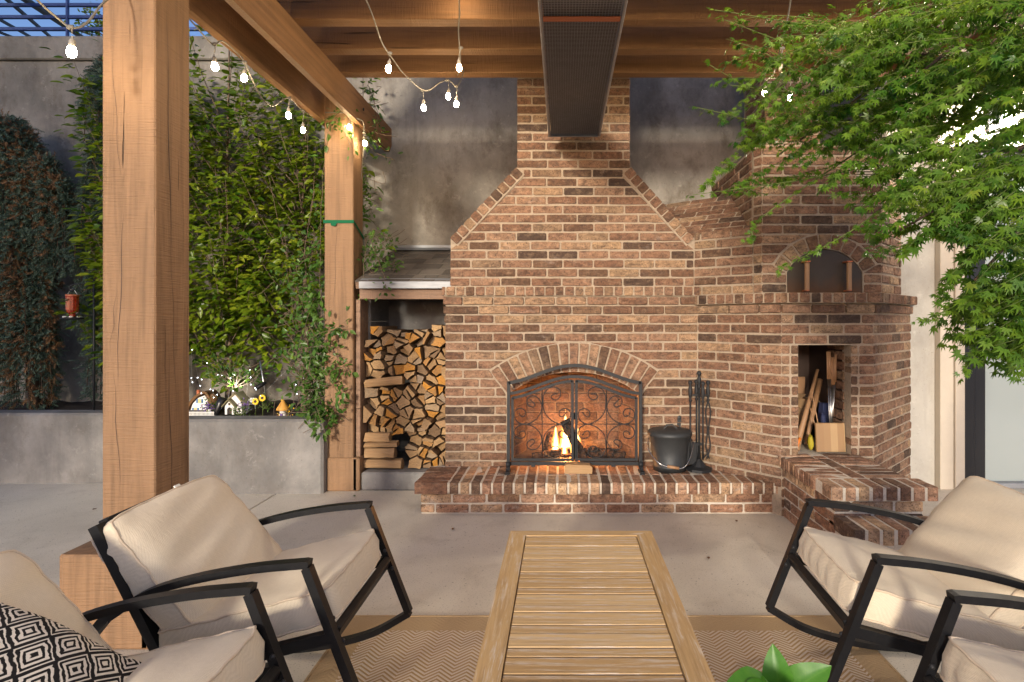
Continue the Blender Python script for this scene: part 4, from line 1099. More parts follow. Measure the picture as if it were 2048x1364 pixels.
for row, poly in cells:
    ar = abs(sum(a[0] * b[1] - b[0] * a[1] for a, b in zip(poly, poly[1:] + poly[:1]))) / 2
    if ar < .0011: continue
    pts, (cx, cz) = log_geo(poly, .42, r2)
    if len(pts) < 3: continue
    y0 = 4.71 + r2.uniform(-.07, .06); tx, tz = r2.uniform(-.2, .2), r2.uniform(-.2, .2); n = len(pts)
    ro, sk = r2.uniform(-.12, .12), r2.uniform(.95, 1.06); pts = [(cx + ((p_[0] - cx) * math.cos(ro) - (p_[1] - cz) * math.sin(ro)) * sk, cz + ((p_[0] - cx) * math.sin(ro) + (p_[1] - cz) * math.cos(ro)) * sk) for p_ in pts]
    k_ = cnt.get(row, 0); cnt[row] = k_ + 1
    o = empty('firewood_log', (cx, y0, cz), 'split log end in the firewood stack, %s row from the bottom, %s from the left' % (ORD[row], ORD[k_]), 'log', GW)
    f0 = [(p_[0] - cx, (p_[0] - cx) * tx * 2 + (p_[1] - cz) * tz * 2 + r2.uniform(-.004, .004), p_[1] - cz) for p_ in pts]
    MB().add(f0 + [(0, r2.uniform(-.004, .004), 0)], [(k, (k + 1) % n, n) for k in range(n)]).build('cut_end', M['log_end'], o)
    MB().add([(a[0] * 1.002, a[1] + .0005, a[2] * 1.002) for a in f0] + [(a[0] * .96, .42, a[2] * .96) for a in f0], [((k + 1) % n, k, n + k, n + (k + 1) % n) for k in range(n)]).build('split_side', M['log_side'], o)
def side_log(label, x0, x1, zc, yc, h, tilt, seed):
    r = random.Random(seed); o = empty('firewood_log', ((x0 + x1) / 2, yc, zc), label, 'log', 'logs laid crosswise in the wood store'); n = 7; L = (x1 - x0) / 2; vs = []
    sec = [(math.cos(a), math.sin(a)) for a in (-2.5, -1.4, -.5, .3, 1.2, 2.0, 2.8)]; sec = [(c * r.uniform(.75, 1.1), s_ * r.uniform(.75, 1.1)) for c, s_ in sec]
    for i in range(5):
        u = -1 + i / 2
        for c, s_ in sec: vs.append((u * L + r.uniform(-.006, .006), c * .055 + r.uniform(-.004, .004), s_ * h / 2 + r.uniform(-.003, .003) + u * L * tilt))
    m = MB().add(vs, [(i * n + k, (i + 1) * n + k, (i + 1) * n + (k + 1) % n, i * n + (k + 1) % n) for i in range(4) for k in range(n)])
    m.build('split_side', M['split_wood'], o); MB().add([Vector(v) + Vector((.001, 0, 0)) for v in vs[-n:]], [tuple(range(n))]).build('cut_end', M['log_end'], o)
side_log('long pale split log lying crosswise halfway up the stack', -1.59, -1.29, .855, 4.66, .085, .10, 1)
for k, (x1, zc, h) in enumerate(((-1.30, .19, .085), (-1.36, .275, .09), (-1.34, .345, .06), (-1.40, .405, .085))):
    side_log('crosswise log at the left foot of the stack, %s from the bottom' % ('lowest', 'second', 'third', 'fourth')[k], -1.60, x1, zc, 4.675, h, rng.uniform(-.06, .06), 5 + k)
# ------------------------------------------------------------------ fire, screen and hearth tools
SD_ = 4.33
def S(zx, zy, d=SD_):      # measured on an enlargement of the screen
    return Vector(((960 + zx / 3.938 - HX) / F * SD_, d, CH - (660 + zy / 3.938 - HY) / F * SD_))
t = empty('fire_screen', (.075, SD_, .224), 'black wrought-iron fire screen with scrollwork doors and arched top', 'fire screen')
def arch(y0, y1, x0=226, x1=1264):
    pts = []
    for i in range(33):
        u = i / 32; x = x0 + (x1 - x0) * u; c = math.cos((u - .5) * 2 * math.pi * .88); k = (c + .93) / 1.93
        pts.append(S(x, y0 + (y1 - y0) * k))
    return pts
part('top_bar', 'iron', t, lambda m: m.ribbon(arch(416, 279), .022, .024)); part('top_bar', 'iron', t, lambda m: m.ribbon(arch(500, 366, 240, 1250), .020, .022))
for x in (226, 1264):
    part('frame_post', 'iron', t, lambda m: m.bar(S(x, 405), S(x, 1075), .024, .022, (0, 1, 0)))
    def foot(m):
        sg = 1
        m.box(S(x - 14, 820, SD_ - .014), S(x + 12, 1040, SD_ - .012 - .012))
        m.ribbon([S(x - 6 * 0, 1030, SD_ - .02), S(x, 1070, SD_ - .035), S(x, 1095, SD_ - .06), S(x, 1098, SD_ - .10)], .03, .012, (1, 0, 0)); m.tube([S(x - 18, 1050, SD_ - .03), S(x + 14, 1050, SD_ - .03)], .02, 12)
        m.box(S(x - 18, 1100, SD_ - .12), S(x + 18, 1112, SD_ + .02))
    part('foot', 'iron', t, foot)
part('bottom_bar', 'iron', t, lambda m: m.bar(S(226, 1050), S(1264, 1050), .018, .026, (0, 0, 1)))
for x in (420, 1050): part('catch', 'iron', t, lambda m: m.box(S(x - 16, 1040, SD_ - .022), S(x + 16, 1072, SD_ - .010)))
UL_ = [(392, 545), (432, 585), (420, 605), (388, 598), (370, 570), (378, 535), (410, 518), (450, 530), (482, 575), (486, 620), (465, 675), (425, 715), (375, 738), (320, 735), (285, 710), (270, 670), (280, 635), (310, 617), (345, 625), (360, 655), (345, 680), (318, 675), (310, 650)]
UR_ = [(615, 505), (585, 505), (560, 522), (575, 545), (605, 548), (632, 520), (632, 480), (605, 455), (565, 450), (525, 470), (500, 520), (497, 590), (510, 650), (550, 700), (600, 730), (650, 738), (700, 710), (713, 660), (700, 630), (665, 618), (630, 635), (622, 665), (640, 683), (660, 675), (680, 645)]
for side in (0, 1):
    mx_ = (lambda x: x) if side == 0 else (lambda x: 1487 - x)
    dr = empty('screen_door'); dr.parent = t
    def dp(name, mat, fn): part(name, mat, t, fn).parent = dr
    def dtop(m):
        full = arch(535, 402, 256, 1231); k = full[:16] if side == 0 else full[17:]
        m.ribbon(k + [S(728, 402)] if side == 0 else [S(759, 402)] + k, .014, .020)
    dp('stile', 'iron', lambda m: m.bar(S(mx_(256), 530), S(mx_(256), 1030), .020, .014, (0, 1, 0))); dp('stile', 'iron', lambda m: m.bar(S(mx_(728), 396), S(mx_(728), 1030), .020, .014, (0, 1, 0)))
    dp('rail', 'iron', dtop); dp('rail', 'iron', lambda m: m.bar(S(mx_(256), 1020), S(mx_(728), 1020), .013, .020))
    dp('bar', 'iron', lambda m: m.tube([S(mx_(490), 462), S(mx_(490), 1012)], .0035, 6)); dp('bar', 'iron', lambda m: m.tube([S(mx_(262), 741), S(mx_(720), 741)], .0035, 6))
    for pts, fy in ((UL_, 0), (UR_, 0), (UL_, 1), (UR_, 1)):
        q = [(mx_(x), y if not fy else 741 + (741 - y) * .90) for x, y in pts]
        dp('scroll', 'iron', lambda m: m.tube(spline([S(x, y, SD_ - .006) for x, y in q], 4), .0042, 6))
    def hd(m):
        m.box(S(mx_(740) - 8, 800, SD_ - .03), S(mx_(740) + 8, 1000, SD_ - .018)); m.box(S(mx_(740) - 8, 650, SD_ - .016), S(mx_(740) + 8, 700, SD_ - .010))
    dp('handle', 'iron', hd)
    mp = arch(535, 402, 256, 1231); mp = mp[:17] if side == 0 else mp[16:]
    mpts = [Vector((v.x, SD_ + .008, v.z)) for v in mp]
    pl = ([S(mx_(256), 1020, SD_ + .008)] + mpts + [S(743, 1020, SD_ + .008)]) if side == 0 else ([S(743, 1020, SD_ + .008)] + mpts + [S(mx_(256), 1020, SD_ + .008)])
    dp('spark_mesh', 'spark_mesh', lambda m: m.add(pl, [tuple(range(len(pl)))]))

# burning logs, embers and flames inside the firebox
def fire_log(label, a, b, r_, seed):
    r = random.Random(seed); a, b = Vector(a), Vector(b); o = empty('burning_log', (a + b) / 2, label, 'log', 'logs burning in the firebox'); L = o.location; m = MB()
    pts = [a + (b - a) * q / 6 + Vector((r.uniform(-.006, .006), r.uniform(-.006, .006), r.uniform(-.006, .006))) for q in range(7)]
    m.tube([p_ - L for p_ in pts], [r_ * r.uniform(.85, 1.12) for _ in pts], 9, True, False); m.build('charred_wood', M['burnt_log'], o)
fx = P(1145, 900, 4.68)
fire_log('charred log leaning steeply up out of the flames', (.02, 4.55, .56), (.17, 4.50, .25), .040, 1)
fire_log('charred log lying at the right of the fire', (.14, 4.66, .30), (.50, 4.62, .26), .048, 2)
fire_log('charred log lying at the left of the fire', (-.24, 4.60, .265), (.06, 4.66, .29), .036, 3)
fire_log('short charred log standing behind the flames', (-.13, 4.74, .26), (-.10, 4.72, .42), .035, 4)
fire_log('thin charred log under the leaning log', (-.05, 4.56, .25), (.22, 4.70, .27), .03, 5)
o = tag(empty('ember_bed', (.06, 4.64, .23)), 'glowing embers and ash under the burning logs', 'embers'); mb = MB(); me2 = MB()
for i in range(110):
    x, y = rng.gauss(0, .11), rng.gauss(0, .06); (mb if (rng.random() < .45 and abs(x) < .14) else me2).ball((x, y, rng.uniform(0, .035)), rng.uniform(.006, .016), 5, 4)
tag(mb.build('embers', M['ember'], o), kind='stuff'); tag(me2.build('ash', M['burnt_log'], o), kind='stuff')
g = G('flame')
p = g.obj(); x, y, z = g.sep(p)
vol = g.node('ShaderNodeEmission')
u = g.math('DIVIDE', z, .38)
nz = g.noise(g.map(p, (1, 1, .45)), 16, 3, .6, .8)
rad = g.math('SQRT', g.math('ADD', g.math('MULTIPLY', x, x), g.math('MULTIPLY', y, y)))
wd = g.math('ADD', g.math('MULTIPLY', g.math('SUBTRACT', 1.0, u), .085), g.math('MULTIPLY', g.math('SUBTRACT', nz, .5), .09))
core = g.math('SUBTRACT', 1.0, g.math('DIVIDE', rad, g.math('MAXIMUM', wd, .004)), True)
col = g.ramp(core, [(0, (1, .16, .02)), (.35, (1, .36, .06)), (.8, (1, .72, .28))])
g.l.new(col, vol.inputs[0]); g.l.new(g.math('MULTIPLY', g.math('POWER', core, 1.1), 260.0), vol.inputs[1])
g.l.new(vol.outputs[0], g.out.inputs['Volume']); g.n.remove(g.b); M['flame'] = g.m
t = empty('fire', (.045, 4.64, .27), 'bright orange flames behind the fire screen', 'fire')
for dx, dy, s_ in ((-.02, .06, .9), (-.10, .03, .65), (.08, .07, .6), (-.03, -.03, .42)):
    mb = MB().lathe([(.001, -.01), (.075, .0), (.105, .06), (.10, .14), (.075, .24), (.045, .33), (.001, .40)], n=14); o = mb.build('flame', M['flame'], t); o.location = (dx, dy, 0); o.scale = (s_, s_, s_)
fl_d = bpy.data.lights.new('fire_light', 'POINT'); fl_d.energy = 12; fl_d.color = (1, .40, .12); fl_d.shadow_soft_size = .07
fl_o = bpy.data.objects.new('fire_light', fl_d); COL.objects.link(fl_o); fl_o.parent = t; fl_o.location = (.0, .06, .13)

t = empty('wood_block', (.118, 4.265, .224), 'small split wood block lying in front of the fire screen', 'block')
part('block', 'split_wood', t, lambda m: m.prism([(-.10, .0), (.10, 0), (.103, .045), (.085, .062), (-.09, .068), (-.102, .05)], (.118, 4.23, .2245), (1, 0, 0), (0, 0, 1), (0, 1, 0), 0, .075))

t = empty('ash_bucket', (.812, 4.36, .224), 'dark metal ash bucket with lid on the hearth', 'bucket')
C_ = (.812, 4.36, .2245)
part('pail', 'pail', t, lambda m: m.lathe([(.0, .002), (.122, .002), (.124, .0), (.124, .03), (.127, .033), (.124, .036), (.150, .265), (.156, .27), (.156, .282), (.149, .28)], C_, 32))
part('lid', 'pail', t, lambda m: m.lathe([(.163, .262), (.167, .266), (.167, .284), (.155, .298), (.09, .312), (.0, .316)], C_, 32))
part('lid_handle', 'pail', t, lambda m: m.ribbon([Vector(C_) + Vector(q) for q in ((-.05, -.02, .312), (-.025, -.02, .338), (.02, -.02, .342), (.05, -.02, .312))], .024, .008, (0, 1, 0)))
part('bail', 'steel', t, lambda m: m.tube(spline([Vector(C_) + Vector(q) for q in ((-.16, 0, .235), (-.172, -.05, .17), (-.12, -.135, .095), (-.05, -.155, .060), (.05, -.155, .045), (.11, -.14, .085), (.165, -.06, .19), (.16, 0, .235))], 5), .0035, 6))
part('grip', 'handle_wood', t, lambda m: m.tube([Vector(C_) + Vector((-.045, -.155, .061)), Vector(C_) + Vector((.04, -.155, .047))], .011, 10))
part('ash_shovel', 'pail', t, lambda m: m.bar(Vector(C_) + Vector((.075, .14, .02)), Vector(C_) + Vector((.095, .10, .375)), .03, .008, (0, 1, 0)).ball(Vector(C_) + Vector((.095, .10, .375)), .016, 8, 6, (1, .4, 1)))

tx, ty = 1.030, 4.335
t = empty('fireplace_tools', (tx, ty, .224), 'black fireplace tool set on a stand beside the ash bucket', 'tools')
part('base', 'iron', t, lambda m: m.lathe([(.10, 0), (.098, .018), (.055, .032), (.02, .075), (.012, .085)], (tx, ty, .2245), 8, smooth=False))
part('stand_pole', 'iron', t, lambda m: m.tube([(tx, ty, .30), (tx, ty, .86)], .008, 8).lathe([(.008, 0), (.016, .01), (.008, .02), (.014, .035), (.018, .06), (.010, .09), (.012, .10), (.020, .112), (.012, .13), (.0, .133)], (tx, ty, .84), 10))
part('cross_arm', 'iron', t, lambda m: m.bar((tx - .07, ty, .79), (tx + .07, ty, .79), .01, .012).bar((tx, ty - .07, .79), (tx, ty + .07, .79), .01, .012).bar((tx - .05, ty, .42), (tx + .02, ty, .42), .012, .02))
def tool(kind, x, y):
    def f(m):
        m.lathe([(.007, .74), (.013, .75), (.007, .765), (.012, .78), (.017, .81), (.013, .85), (.008, .865), (.018, .882), (.013, .898), (.0, .903)], (x, y, 0), 9)
        if kind == 'tongs':
            for s_ in (-1, 1): m.tube(spline([(x, y, .75), (x + s_ * .018, y, .66), (x + s_ * .004, y, .52), (x + s_ * .016, y, .40), (x - s_ * .01, y, .31)], 5), .0055, 6)
        else: m.tube([(x, y, .32 if kind != 'brush' else .42), (x, y, .75)], .0065, 7)
        if kind == 'poker': m.tube([(x, y, .33), (x + .03, y, .36), (x + .04, y, .40)], [.006, .005, .002], 6)
        if kind == 'shovel': m.obox((x, y + .004, .35), Vector((.10, 0, 0)), Vector((0, .006, 0)), Vector((0, -.01, .17)), .004)
        if kind == 'brush': m.lathe([(.008, .42), (.028, .40), (.03, .36), (.034, .29), (.0, .29)], (x, y, 0), 12)
    part(kind, 'iron', t, f)
tool('shovel', tx - .068, ty - .005); tool('poker', tx + .012, ty - .068); tool('tongs', tx + .068, ty + .002); tool('brush', tx - .004, ty + .068)

# ------------------------------------------------------------------ things kept in the storage niche
nx0, nx1, nzf = 1.629, 1.995, .427
t = empty('cutting_board', (1.87, 4.03, nzf), 'square striped wooden cutting board leaning in the niche opening', 'board')
t.location = (1.885, 4.05, .428)
MB().obox(Vector((0, 0, .102)), Vector((.205, 0, 0)), Vector((0, .022, 0)), Vector((0, .02, .20)), .004).build('board', M['butcher_block'], t)
for k, (x, dx, h) in enumerate(((1.925, -.005, .70), (1.940, -.002, .70), (1.955, .006, .66), (1.968, .016, .66), (1.978, .012, .68))):
    t = empty('roasting_fork', (x, 4.16, nzf), 'wood-handled roasting fork standing in the niche, %s from the cutting board side' % ('first', 'second', 'third', 'fourth', 'fifth')[k], 'fork', 'roasting forks in the niche')
    part('shaft', 'steel', t, lambda m: m.tube([(x - dx, 4.14 + .02 * k, nzf), (x, 4.17, nzf + h - .2)], .0035, 6)); part('handle', 'handle_wood', t, lambda m: m.tube([(x, 4.17, nzf + h - .2), (x + dx * .4, 4.175, nzf + h)], .0085, 8))
def stick(label, a, b, r0, r1, mat='handle_wood', cat='stick', nm='wooden_stick'):
    t = empty(nm, a, label, cat); part('rod', mat, t, lambda m: m.tube([a, Vector(a) * .5 + Vector(b) * .5, b], [r0, (r0 + r1) / 2, r1], 10))
stick('long dark-footed wooden bat leaning across the niche', (1.665, 4.10, .43), (1.93, 4.35, .98), .024, .012); stick('pale wooden bat leaning behind the cutting board', (1.78, 4.2, .45), (1.97, 4.4, .90), .014, .022)
stick('thin bamboo skewer behind the cutting board, longer one', (1.845, 4.1, .5), (1.80, 4.15, .83), .004, .004); stick('thin bamboo skewer behind the cutting board, shorter one', (1.83, 4.11, .5), (1.79, 4.15, .72), .004, .004)
def cbox(label, c, e, rz, tilt, mat='cardboard', nm='cardboard_box', cat='box'):
    t = empty(nm, c, label, cat); t.rotation_euler = (0, tilt, rz)
    MB().box((-e[0] / 2, -e[1] / 2, 0), (e[0] / 2, e[1] / 2, e[2]), .003).build('carton', M[mat], t)
    if mat == 'cardboard':
        for s_ in (-1, 1): MB().obox(Vector((s_ * (e[0] / 2 + .02), 0, e[2] + .015)), Vector((.05, 0, s_ * -.03 + .01)), Vector((0, e[1], 0)), Vector((0, 0, .003))).build('flap', M[mat], t)
cbox('open cardboard box tilted behind the sticks', (1.80, 4.42, .45), (.14, .14, .30), .5, .25); cbox('flat cardboard carton at the left of the niche', (1.74, 4.33, .43), (.06, .12, .26), .2, -.12)
cbox('grey metal sheet standing at the back of the niche', (1.80, 4.6, .44), (.16, .02, .44), .1, 0., 'galvanised', 'metal_sheet', 'sheet'); cbox('upright wooden offcut at the back of the niche', (1.91, 4.62, .44), (.07, .03, .46), 0, 0, 'handle_wood', 'wood_offcut', 'offcut')
cbox('small dark blue carton behind the cutting board', (1.93, 4.28, .44), (.07, .05, .30), .3, .1, 'blue_cloth', 'small_carton', 'box')
def lump(nm, label, cat, c, e, mat, seed):
    r = random.Random(seed); t = empty(nm, c, label, cat); mb = MB().ball((0, 0, e[2]), 1., 12, 8, e); mb.v = [(v[0] * r.uniform(.75, 1.15), v[1] * r.uniform(.75, 1.15), max(0, v[2] * r.uniform(.85, 1.1))) for v in mb.v]; mb.build('fabric', M[mat], t)
lump('yellow_bag', 'crumpled yellow bag at the foot of the niche', 'bag', (1.765, 4.09, .43), (.022, .03, .055), 'yellow_cloth', 1); lump('black_bag', 'black plastic bag slumped at the left of the niche', 'bag', (1.665, 4.22, .43), (.06, .08, .16), 'black_plastic', 2)
lump('blue_rag', 'bunched blue rag between the sticks and the cutting board', 'rag', (1.895, 4.18, .58), (.022, .02, .05), 'blue_cloth', 3)
stick('small orange lighter lying at the left of the niche', (1.655, 4.06, .46), (1.685, 4.08, .52), .009, .009, 'orange_paint', 'lighter', 'lighter')

# ------------------------------------------------------------------ coffee table and rug
TX0, TX1, TY0, TY1, TZ = -.233, .395, 1.41, 2.555, .42
t = empty('coffee_table', ((TX0 + TX1) / 2, (TY0 + TY1) / 2, 0), 'low weathered slatted wooden coffee table in the middle of the patio', 'table')
TL = t.location
def tbox(name, mat, a, b, bev=.004): 
    c = (Vector(a) + Vector(b)) / 2; e = [abs(b[i] - a[i]) for i in range(3)]
    o = MB().box((-e[0] / 2, -e[1] / 2, -e[2] / 2), (e[0] / 2, e[1] / 2, e[2] / 2), bev).build(name, M[mat], t); o.location = c - TL; return o
RW_ = .075
def rail_y(x0, x1, inner):   # long rail with mitred ends
    s_ = 1 if inner > 0 else -1
    pl = [(x0, TY0 + (0 if s_ > 0 else RW_)), (x1, TY0 + (RW_ if s_ > 0 else 0)), (x1, TY1 - (.055 if s_ > 0 else 0)), (x0, TY1 - (0 if s_ > 0 else .055))]
    part('rail', 'teak_y', t, lambda m: m.prism(pl, (0, 0, TZ), (1, 0, 0), (0, 1, 0), (0, 0, -1), 0, .05))
rail_y(TX0, TX0 + .072, 1); rail_y(TX1 - .072, TX1, -1)
part('rail', 'teak_x', t, lambda m: m.prism([(TX0 + .073, TY1 - .054), (TX1 - .073, TY1 - .054), (TX1 - .001, TY1), (TX0 + .001, TY1)], (0, 0, TZ - .0005), (1, 0, 0), (0, 1, 0), (0, 0, -1), 0, .05))
part('rail', 'teak_x', t, lambda m: m.prism([(TX0 + .001, TY0), (TX1 - .001, TY0), (TX1 - .074, TY0 + RW_), (TX0 + .074, TY0 + RW_)], (0, 0, TZ - .0005), (1, 0, 0), (0, 1, 0), (0, 0, -1), 0, .05))
y = TY1 - .056; k = 1; ws = [.034] + [.078, .0455] * 9
for w_ in ws:
    if y - w_ < TY0 + RW_ - .002: w_ = y - (TY0 + RW_ + .001)
    if w_ < .015: break
    tbox('slat', 'teak_x', (TX0 + .075, y - w_ + .0050, TZ - .028), (TX1 - .075, y - .0005, TZ - .003 + rng.uniform(-.0012, .0006)), .0025); y -= w_
for x in (TX0 + .03, TX1 - .03):
    for y in (TY0 + .03, TY1 - .03): part('leg', 'teak_y', t, lambda m: m.box((x - .03, y - .03, .012), (x + .03, y + .03, TZ - .05), .004))
for x in (TX0 + .02, TX1 - .045): part('apron', 'teak_y', t, lambda m: m.box((x, TY0 + .07, TZ - .12), (x + .025, TY1 - .07, TZ - .051)))
for y in (TY0 + .02, TY1 - .045): part('apron', 'teak_x', t, lambda m: m.box((TX0 + .07, y, TZ - .12), (TX1 - .07, y + .025, TZ - .051)))
t = empty('outdoor_rug', (.16, 1.3, 0), 'tan and cream zigzag outdoor rug under the coffee table', 'rug')
def rugm(m):
    n, k = 40, 46
    m.add([(-.96 + 2.24 * i / n, .10 + 2.52 * j / k, .0055 + .0012 * math.sin(i * 1.7) * math.cos(j * 1.3)) for j in range(k + 1) for i in range(n + 1)], [(j * (n + 1) + i, j * (n + 1) + i + 1, (j + 1) * (n + 1) + i + 1, (j + 1) * (n + 1) + i) for j in range(k) for i in range(n)], True)
part('weave', 'rug', t, rugm)
part('binding', 'rug', t, lambda m: m.bar((-.96, 2.622, .004), (1.28, 2.622, .004), .008, .008).bar((-.962, .1, .004), (-.962, 2.62, .004), .008, .008).bar((1.282, .1, .004), (1.282, 2.62, .004), .008, .008))

# ------------------------------------------------------------------ rocking chairs (faces +x, rocker touches the floor at the origin)
def cushion(w_, h_, th, seed, puff=.03, n=22, edge=.45, sag=0.):
    """box cushion in local x (height), y (width), z (thickness); returns mesh builder and the two piping loops"""
    r = random.Random(seed); m = MB(); ph = [(r.uniform(2, 7), r.uniform(0, 6), r.uniform(2, 7)) for _ in range(4)]
    def outline(u, v):     # slightly pillowed outline with soft corners
        x, y = u * h_ / 2, v * w_ / 2
        x *= 1 - .035 * (1 - abs(u)) * 0 - .03 * (1 - v * v) * (abs(u) ** 3) * -.6 - .05 * (abs(u) ** 6) * (abs(v) ** 6); y *= 1 - .05 * (abs(u) ** 6) * (abs(v) ** 6) + .02 * (1 - u * u) * abs(v) ** 3
        return x, y
    def zf(u, v, s_):
        k = (1 - abs(u) ** 4) * (1 - abs(v) ** 4)
        wr = sum(math.sin(a * u * 2 + b + c * v) for a, b, c in ph) * .0028 * (k + .35) + .002 * math.sin(19 * u + 3 * math.sin(7 * v)) * (abs(v) ** 5) + .002 * math.sin(19 * v + 3 * math.sin(7 * u)) * (abs(u) ** 5)
        return s_ * (th / 2 + puff * (max(0, k) ** .55)) + wr + sag * (1 - u * u) * (1 - v * v)
    loops = []
    for s_ in (1, -1):
        vs = []
        for i in range(n + 1):
            for j in range(n + 1):
                u, v = -1 + 2 * i / n, -1 + 2 * j / n; x, y = outline(u, v); vs.append((x, y, zf(u, v, s_)))
        fs = [(i * (n + 1) + j, (i + 1) * (n + 1) + j, (i + 1) * (n + 1) + j + 1, i * (n + 1) + j + 1) for i in range(n) for j in range(n)]
        m.add(vs, fs if s_ > 0 else [f[::-1] for f in fs], True)
        idx = [i * (n + 1) for i in range(n + 1)] + [n * (n + 1) + j for j in range(1, n + 1)] + [i * (n + 1) + n for i in range(n - 1, -1, -1)] + [j for j in range(n - 1, 0, -1)]
        loops.append([Vector(vs[k]) for k in idx])
    N = len(loops[0]); o = len(m.v); mid = []
    for k in range(N):
        a, b = loops[0][k], loops[1][k]; c = (a + b) / 2; d_ = Vector((c.x, c.y, 0)).normalized(); mid.append(c + d_ * (.010 + .004 * math.sin(k * 1.9)))
    m.add(loops[0] + mid + loops[1], [(q * N + k, (q + 1) * N + k, (q + 1) * N + (k + 1) % N, q * N + (k + 1) % N) for q in range(2) for k in range(N)], True)
    return m, loops
CH_ME = {}
def build_chair(label, loc, rz, group='rocking chairs round the table', seed=1):
    t = empty('rocking_chair', loc, label, 'chair', group, rz=rz)
    HWID = .282; TW, TH = .033, .022
    if 'arm' not in CH_ME:
        arm = spline([(-.262, 0, .435), (-.15, 0, .507), (0, 0, .553), (.18, 0, .585), (.338, 0, .600)], 6)
        CH_ME['arm'] = MB().ribbon(arm + [Vector((.352, 0, .598))], .036, TH).mesh('arm', M['black_metal'])
        CH_ME['front_leg'] = MB().ribbon([(.343, 0, .588), (.42, 0, .385), (.505, 0, .165)], TW, .026).mesh('front_leg', M['black_metal'])
        CH_ME['rocker'] = MB().ribbon(spline([(.510, 0, .162), (.36, 0, .080), (.18, 0, .032), (0, 0, .014), (-.18, 0, .026), (-.36, 0, .070), (-.50, 0, .128)], 5), TW, .023).mesh('rocker', M['black_metal'])
        CH_ME['rear_leg'] = MB().ribbon([(-.262, 0, .450), (-.36, 0, .33), (-.495, 0, .120)], TW - .004, .028).mesh('rear_leg', M['black_metal'])
        CH_ME['back_post'] = MB().ribbon([(-.335, 0, .705), (-.123, 0, .285), (-.100, 0, .235)], .034, .030).mesh('back_post', M['black_metal'])
        CH_ME['seat_rail'] = MB().ribbon([(.415, 0, .375), (-.105, 0, .245)], .030, .034).mesh('seat_rail', M['black_metal'])
        def cross(p_, w_, h_, ang, L): 
            return MB().obox(Vector(p_), Vector((math.cos(ang) * w_, 0, math.sin(ang) * w_)), Vector((0, L, 0)), Vector((-math.sin(ang) * h_, 0, math.cos(ang) * h_)), .003)
        CH_ME['front_rail'] = cross((.420, 0, .372), .026, .05, -.35, 2 * HWID - .037).mesh('front_rail', M['black_metal']); CH_ME['rear_rail'] = cross((-.100, 0, .240), .03, .04, 0, 2 * HWID - .037).mesh('rear_rail', M['black_metal'])
        CH_ME['top_rail'] = cross((-.332, 0, .700), .032, .03, .46, 2 * HWID - .12).mesh('top_rail', M['black_metal'])
        CH_ME['back_slat'] = cross((0, 0, 0), .008, .045, .46, 2 * HWID - .12).mesh('back_slat', M['black_metal']); CH_ME['bolt'] = MB().ball((0, 0, 0), .008, 8, 6).mesh('bolt', M['iron'])
        for nm, w_, h_, th, pf_, sd_ in (('seat_cushion', .525, .56, .10, .018, 3), ('back_cushion', .515, .475, .085, .036, 8)):
            m, lp = cushion(w_, h_, th, sd_, pf_); CH_ME[nm] = m.mesh(nm, M['linen'])
            CH_ME[nm + '_piping'] = [MB().tube(q + [q[0]], .0042, 5, False).mesh('piping', M['piping']) for q in lp]
            CH_ME[nm + '_tag'] = MB().box((-h_ / 2 - .03, .10, -.004), (-h_ / 2 - .002, .125, .002)).mesh('care_tag', M['white_paint'])
    for s_ in (-1, 1):
        for nm in ('arm', 'front_leg', 'rocker', 'rear_leg', 'seat_rail'):
            o = link(nm, CH_ME[nm], t); o.location = (0, s_ * HWID, 0)
        o = link('back_post', CH_ME['back_post'], t); o.location = (0, s_ * (HWID - .034), 0)
        for z_, x_ in ((.42, .402), (.35, .432)): o = link('bolt', CH_ME['bolt'], t); o.location = (x_ + .012, s_ * (HWID - .02), z_)
    for nm in ('front_rail', 'rear_rail', 'top_rail'): link(nm, CH_ME[nm], t)
    for q in range(3): o = link('back_slat', CH_ME['back_slat'], t); u = (q + 1) / 4; o.location = (-.332 + .22 * u, 0, .70 - .44 * u)
    jr = random.Random(seed)
    for nm, pos_, tilt, rl_ in (('seat_cushion', (.130, 0, .392), -.245, 0.), ('back_cushion', (-.160, 0, .522), math.radians(49), jr.uniform(-.05, .05))):
        o = link(nm, CH_ME[nm], t); o.location = pos_; o.rotation_euler = (rl_, tilt, jr.uniform(-.03, .03))
        for me in CH_ME[nm + '_piping']: link('piping', me, o)
        link('care_tag', CH_ME[nm + '_tag'], o)
    return t
build_chair('black rocking chair with beige cushions in front of the thick wooden post', (-1.13, 2.055, .006), 0, seed=2)
build_chair('black rocking chair with beige cushions nearest the brick bench', (1.345, 2.07, .006), math.pi - .05, seed=4)
ch2 = build_chair('black rocking chair holding the black-and-white diamond pillow', (-1.215, 1.325, .006), 0.0, seed=5)
build_chair('black rocking chair cut by the lower right corner of the picture', (1.40, 1.272, .006), math.pi - .02, seed=9)
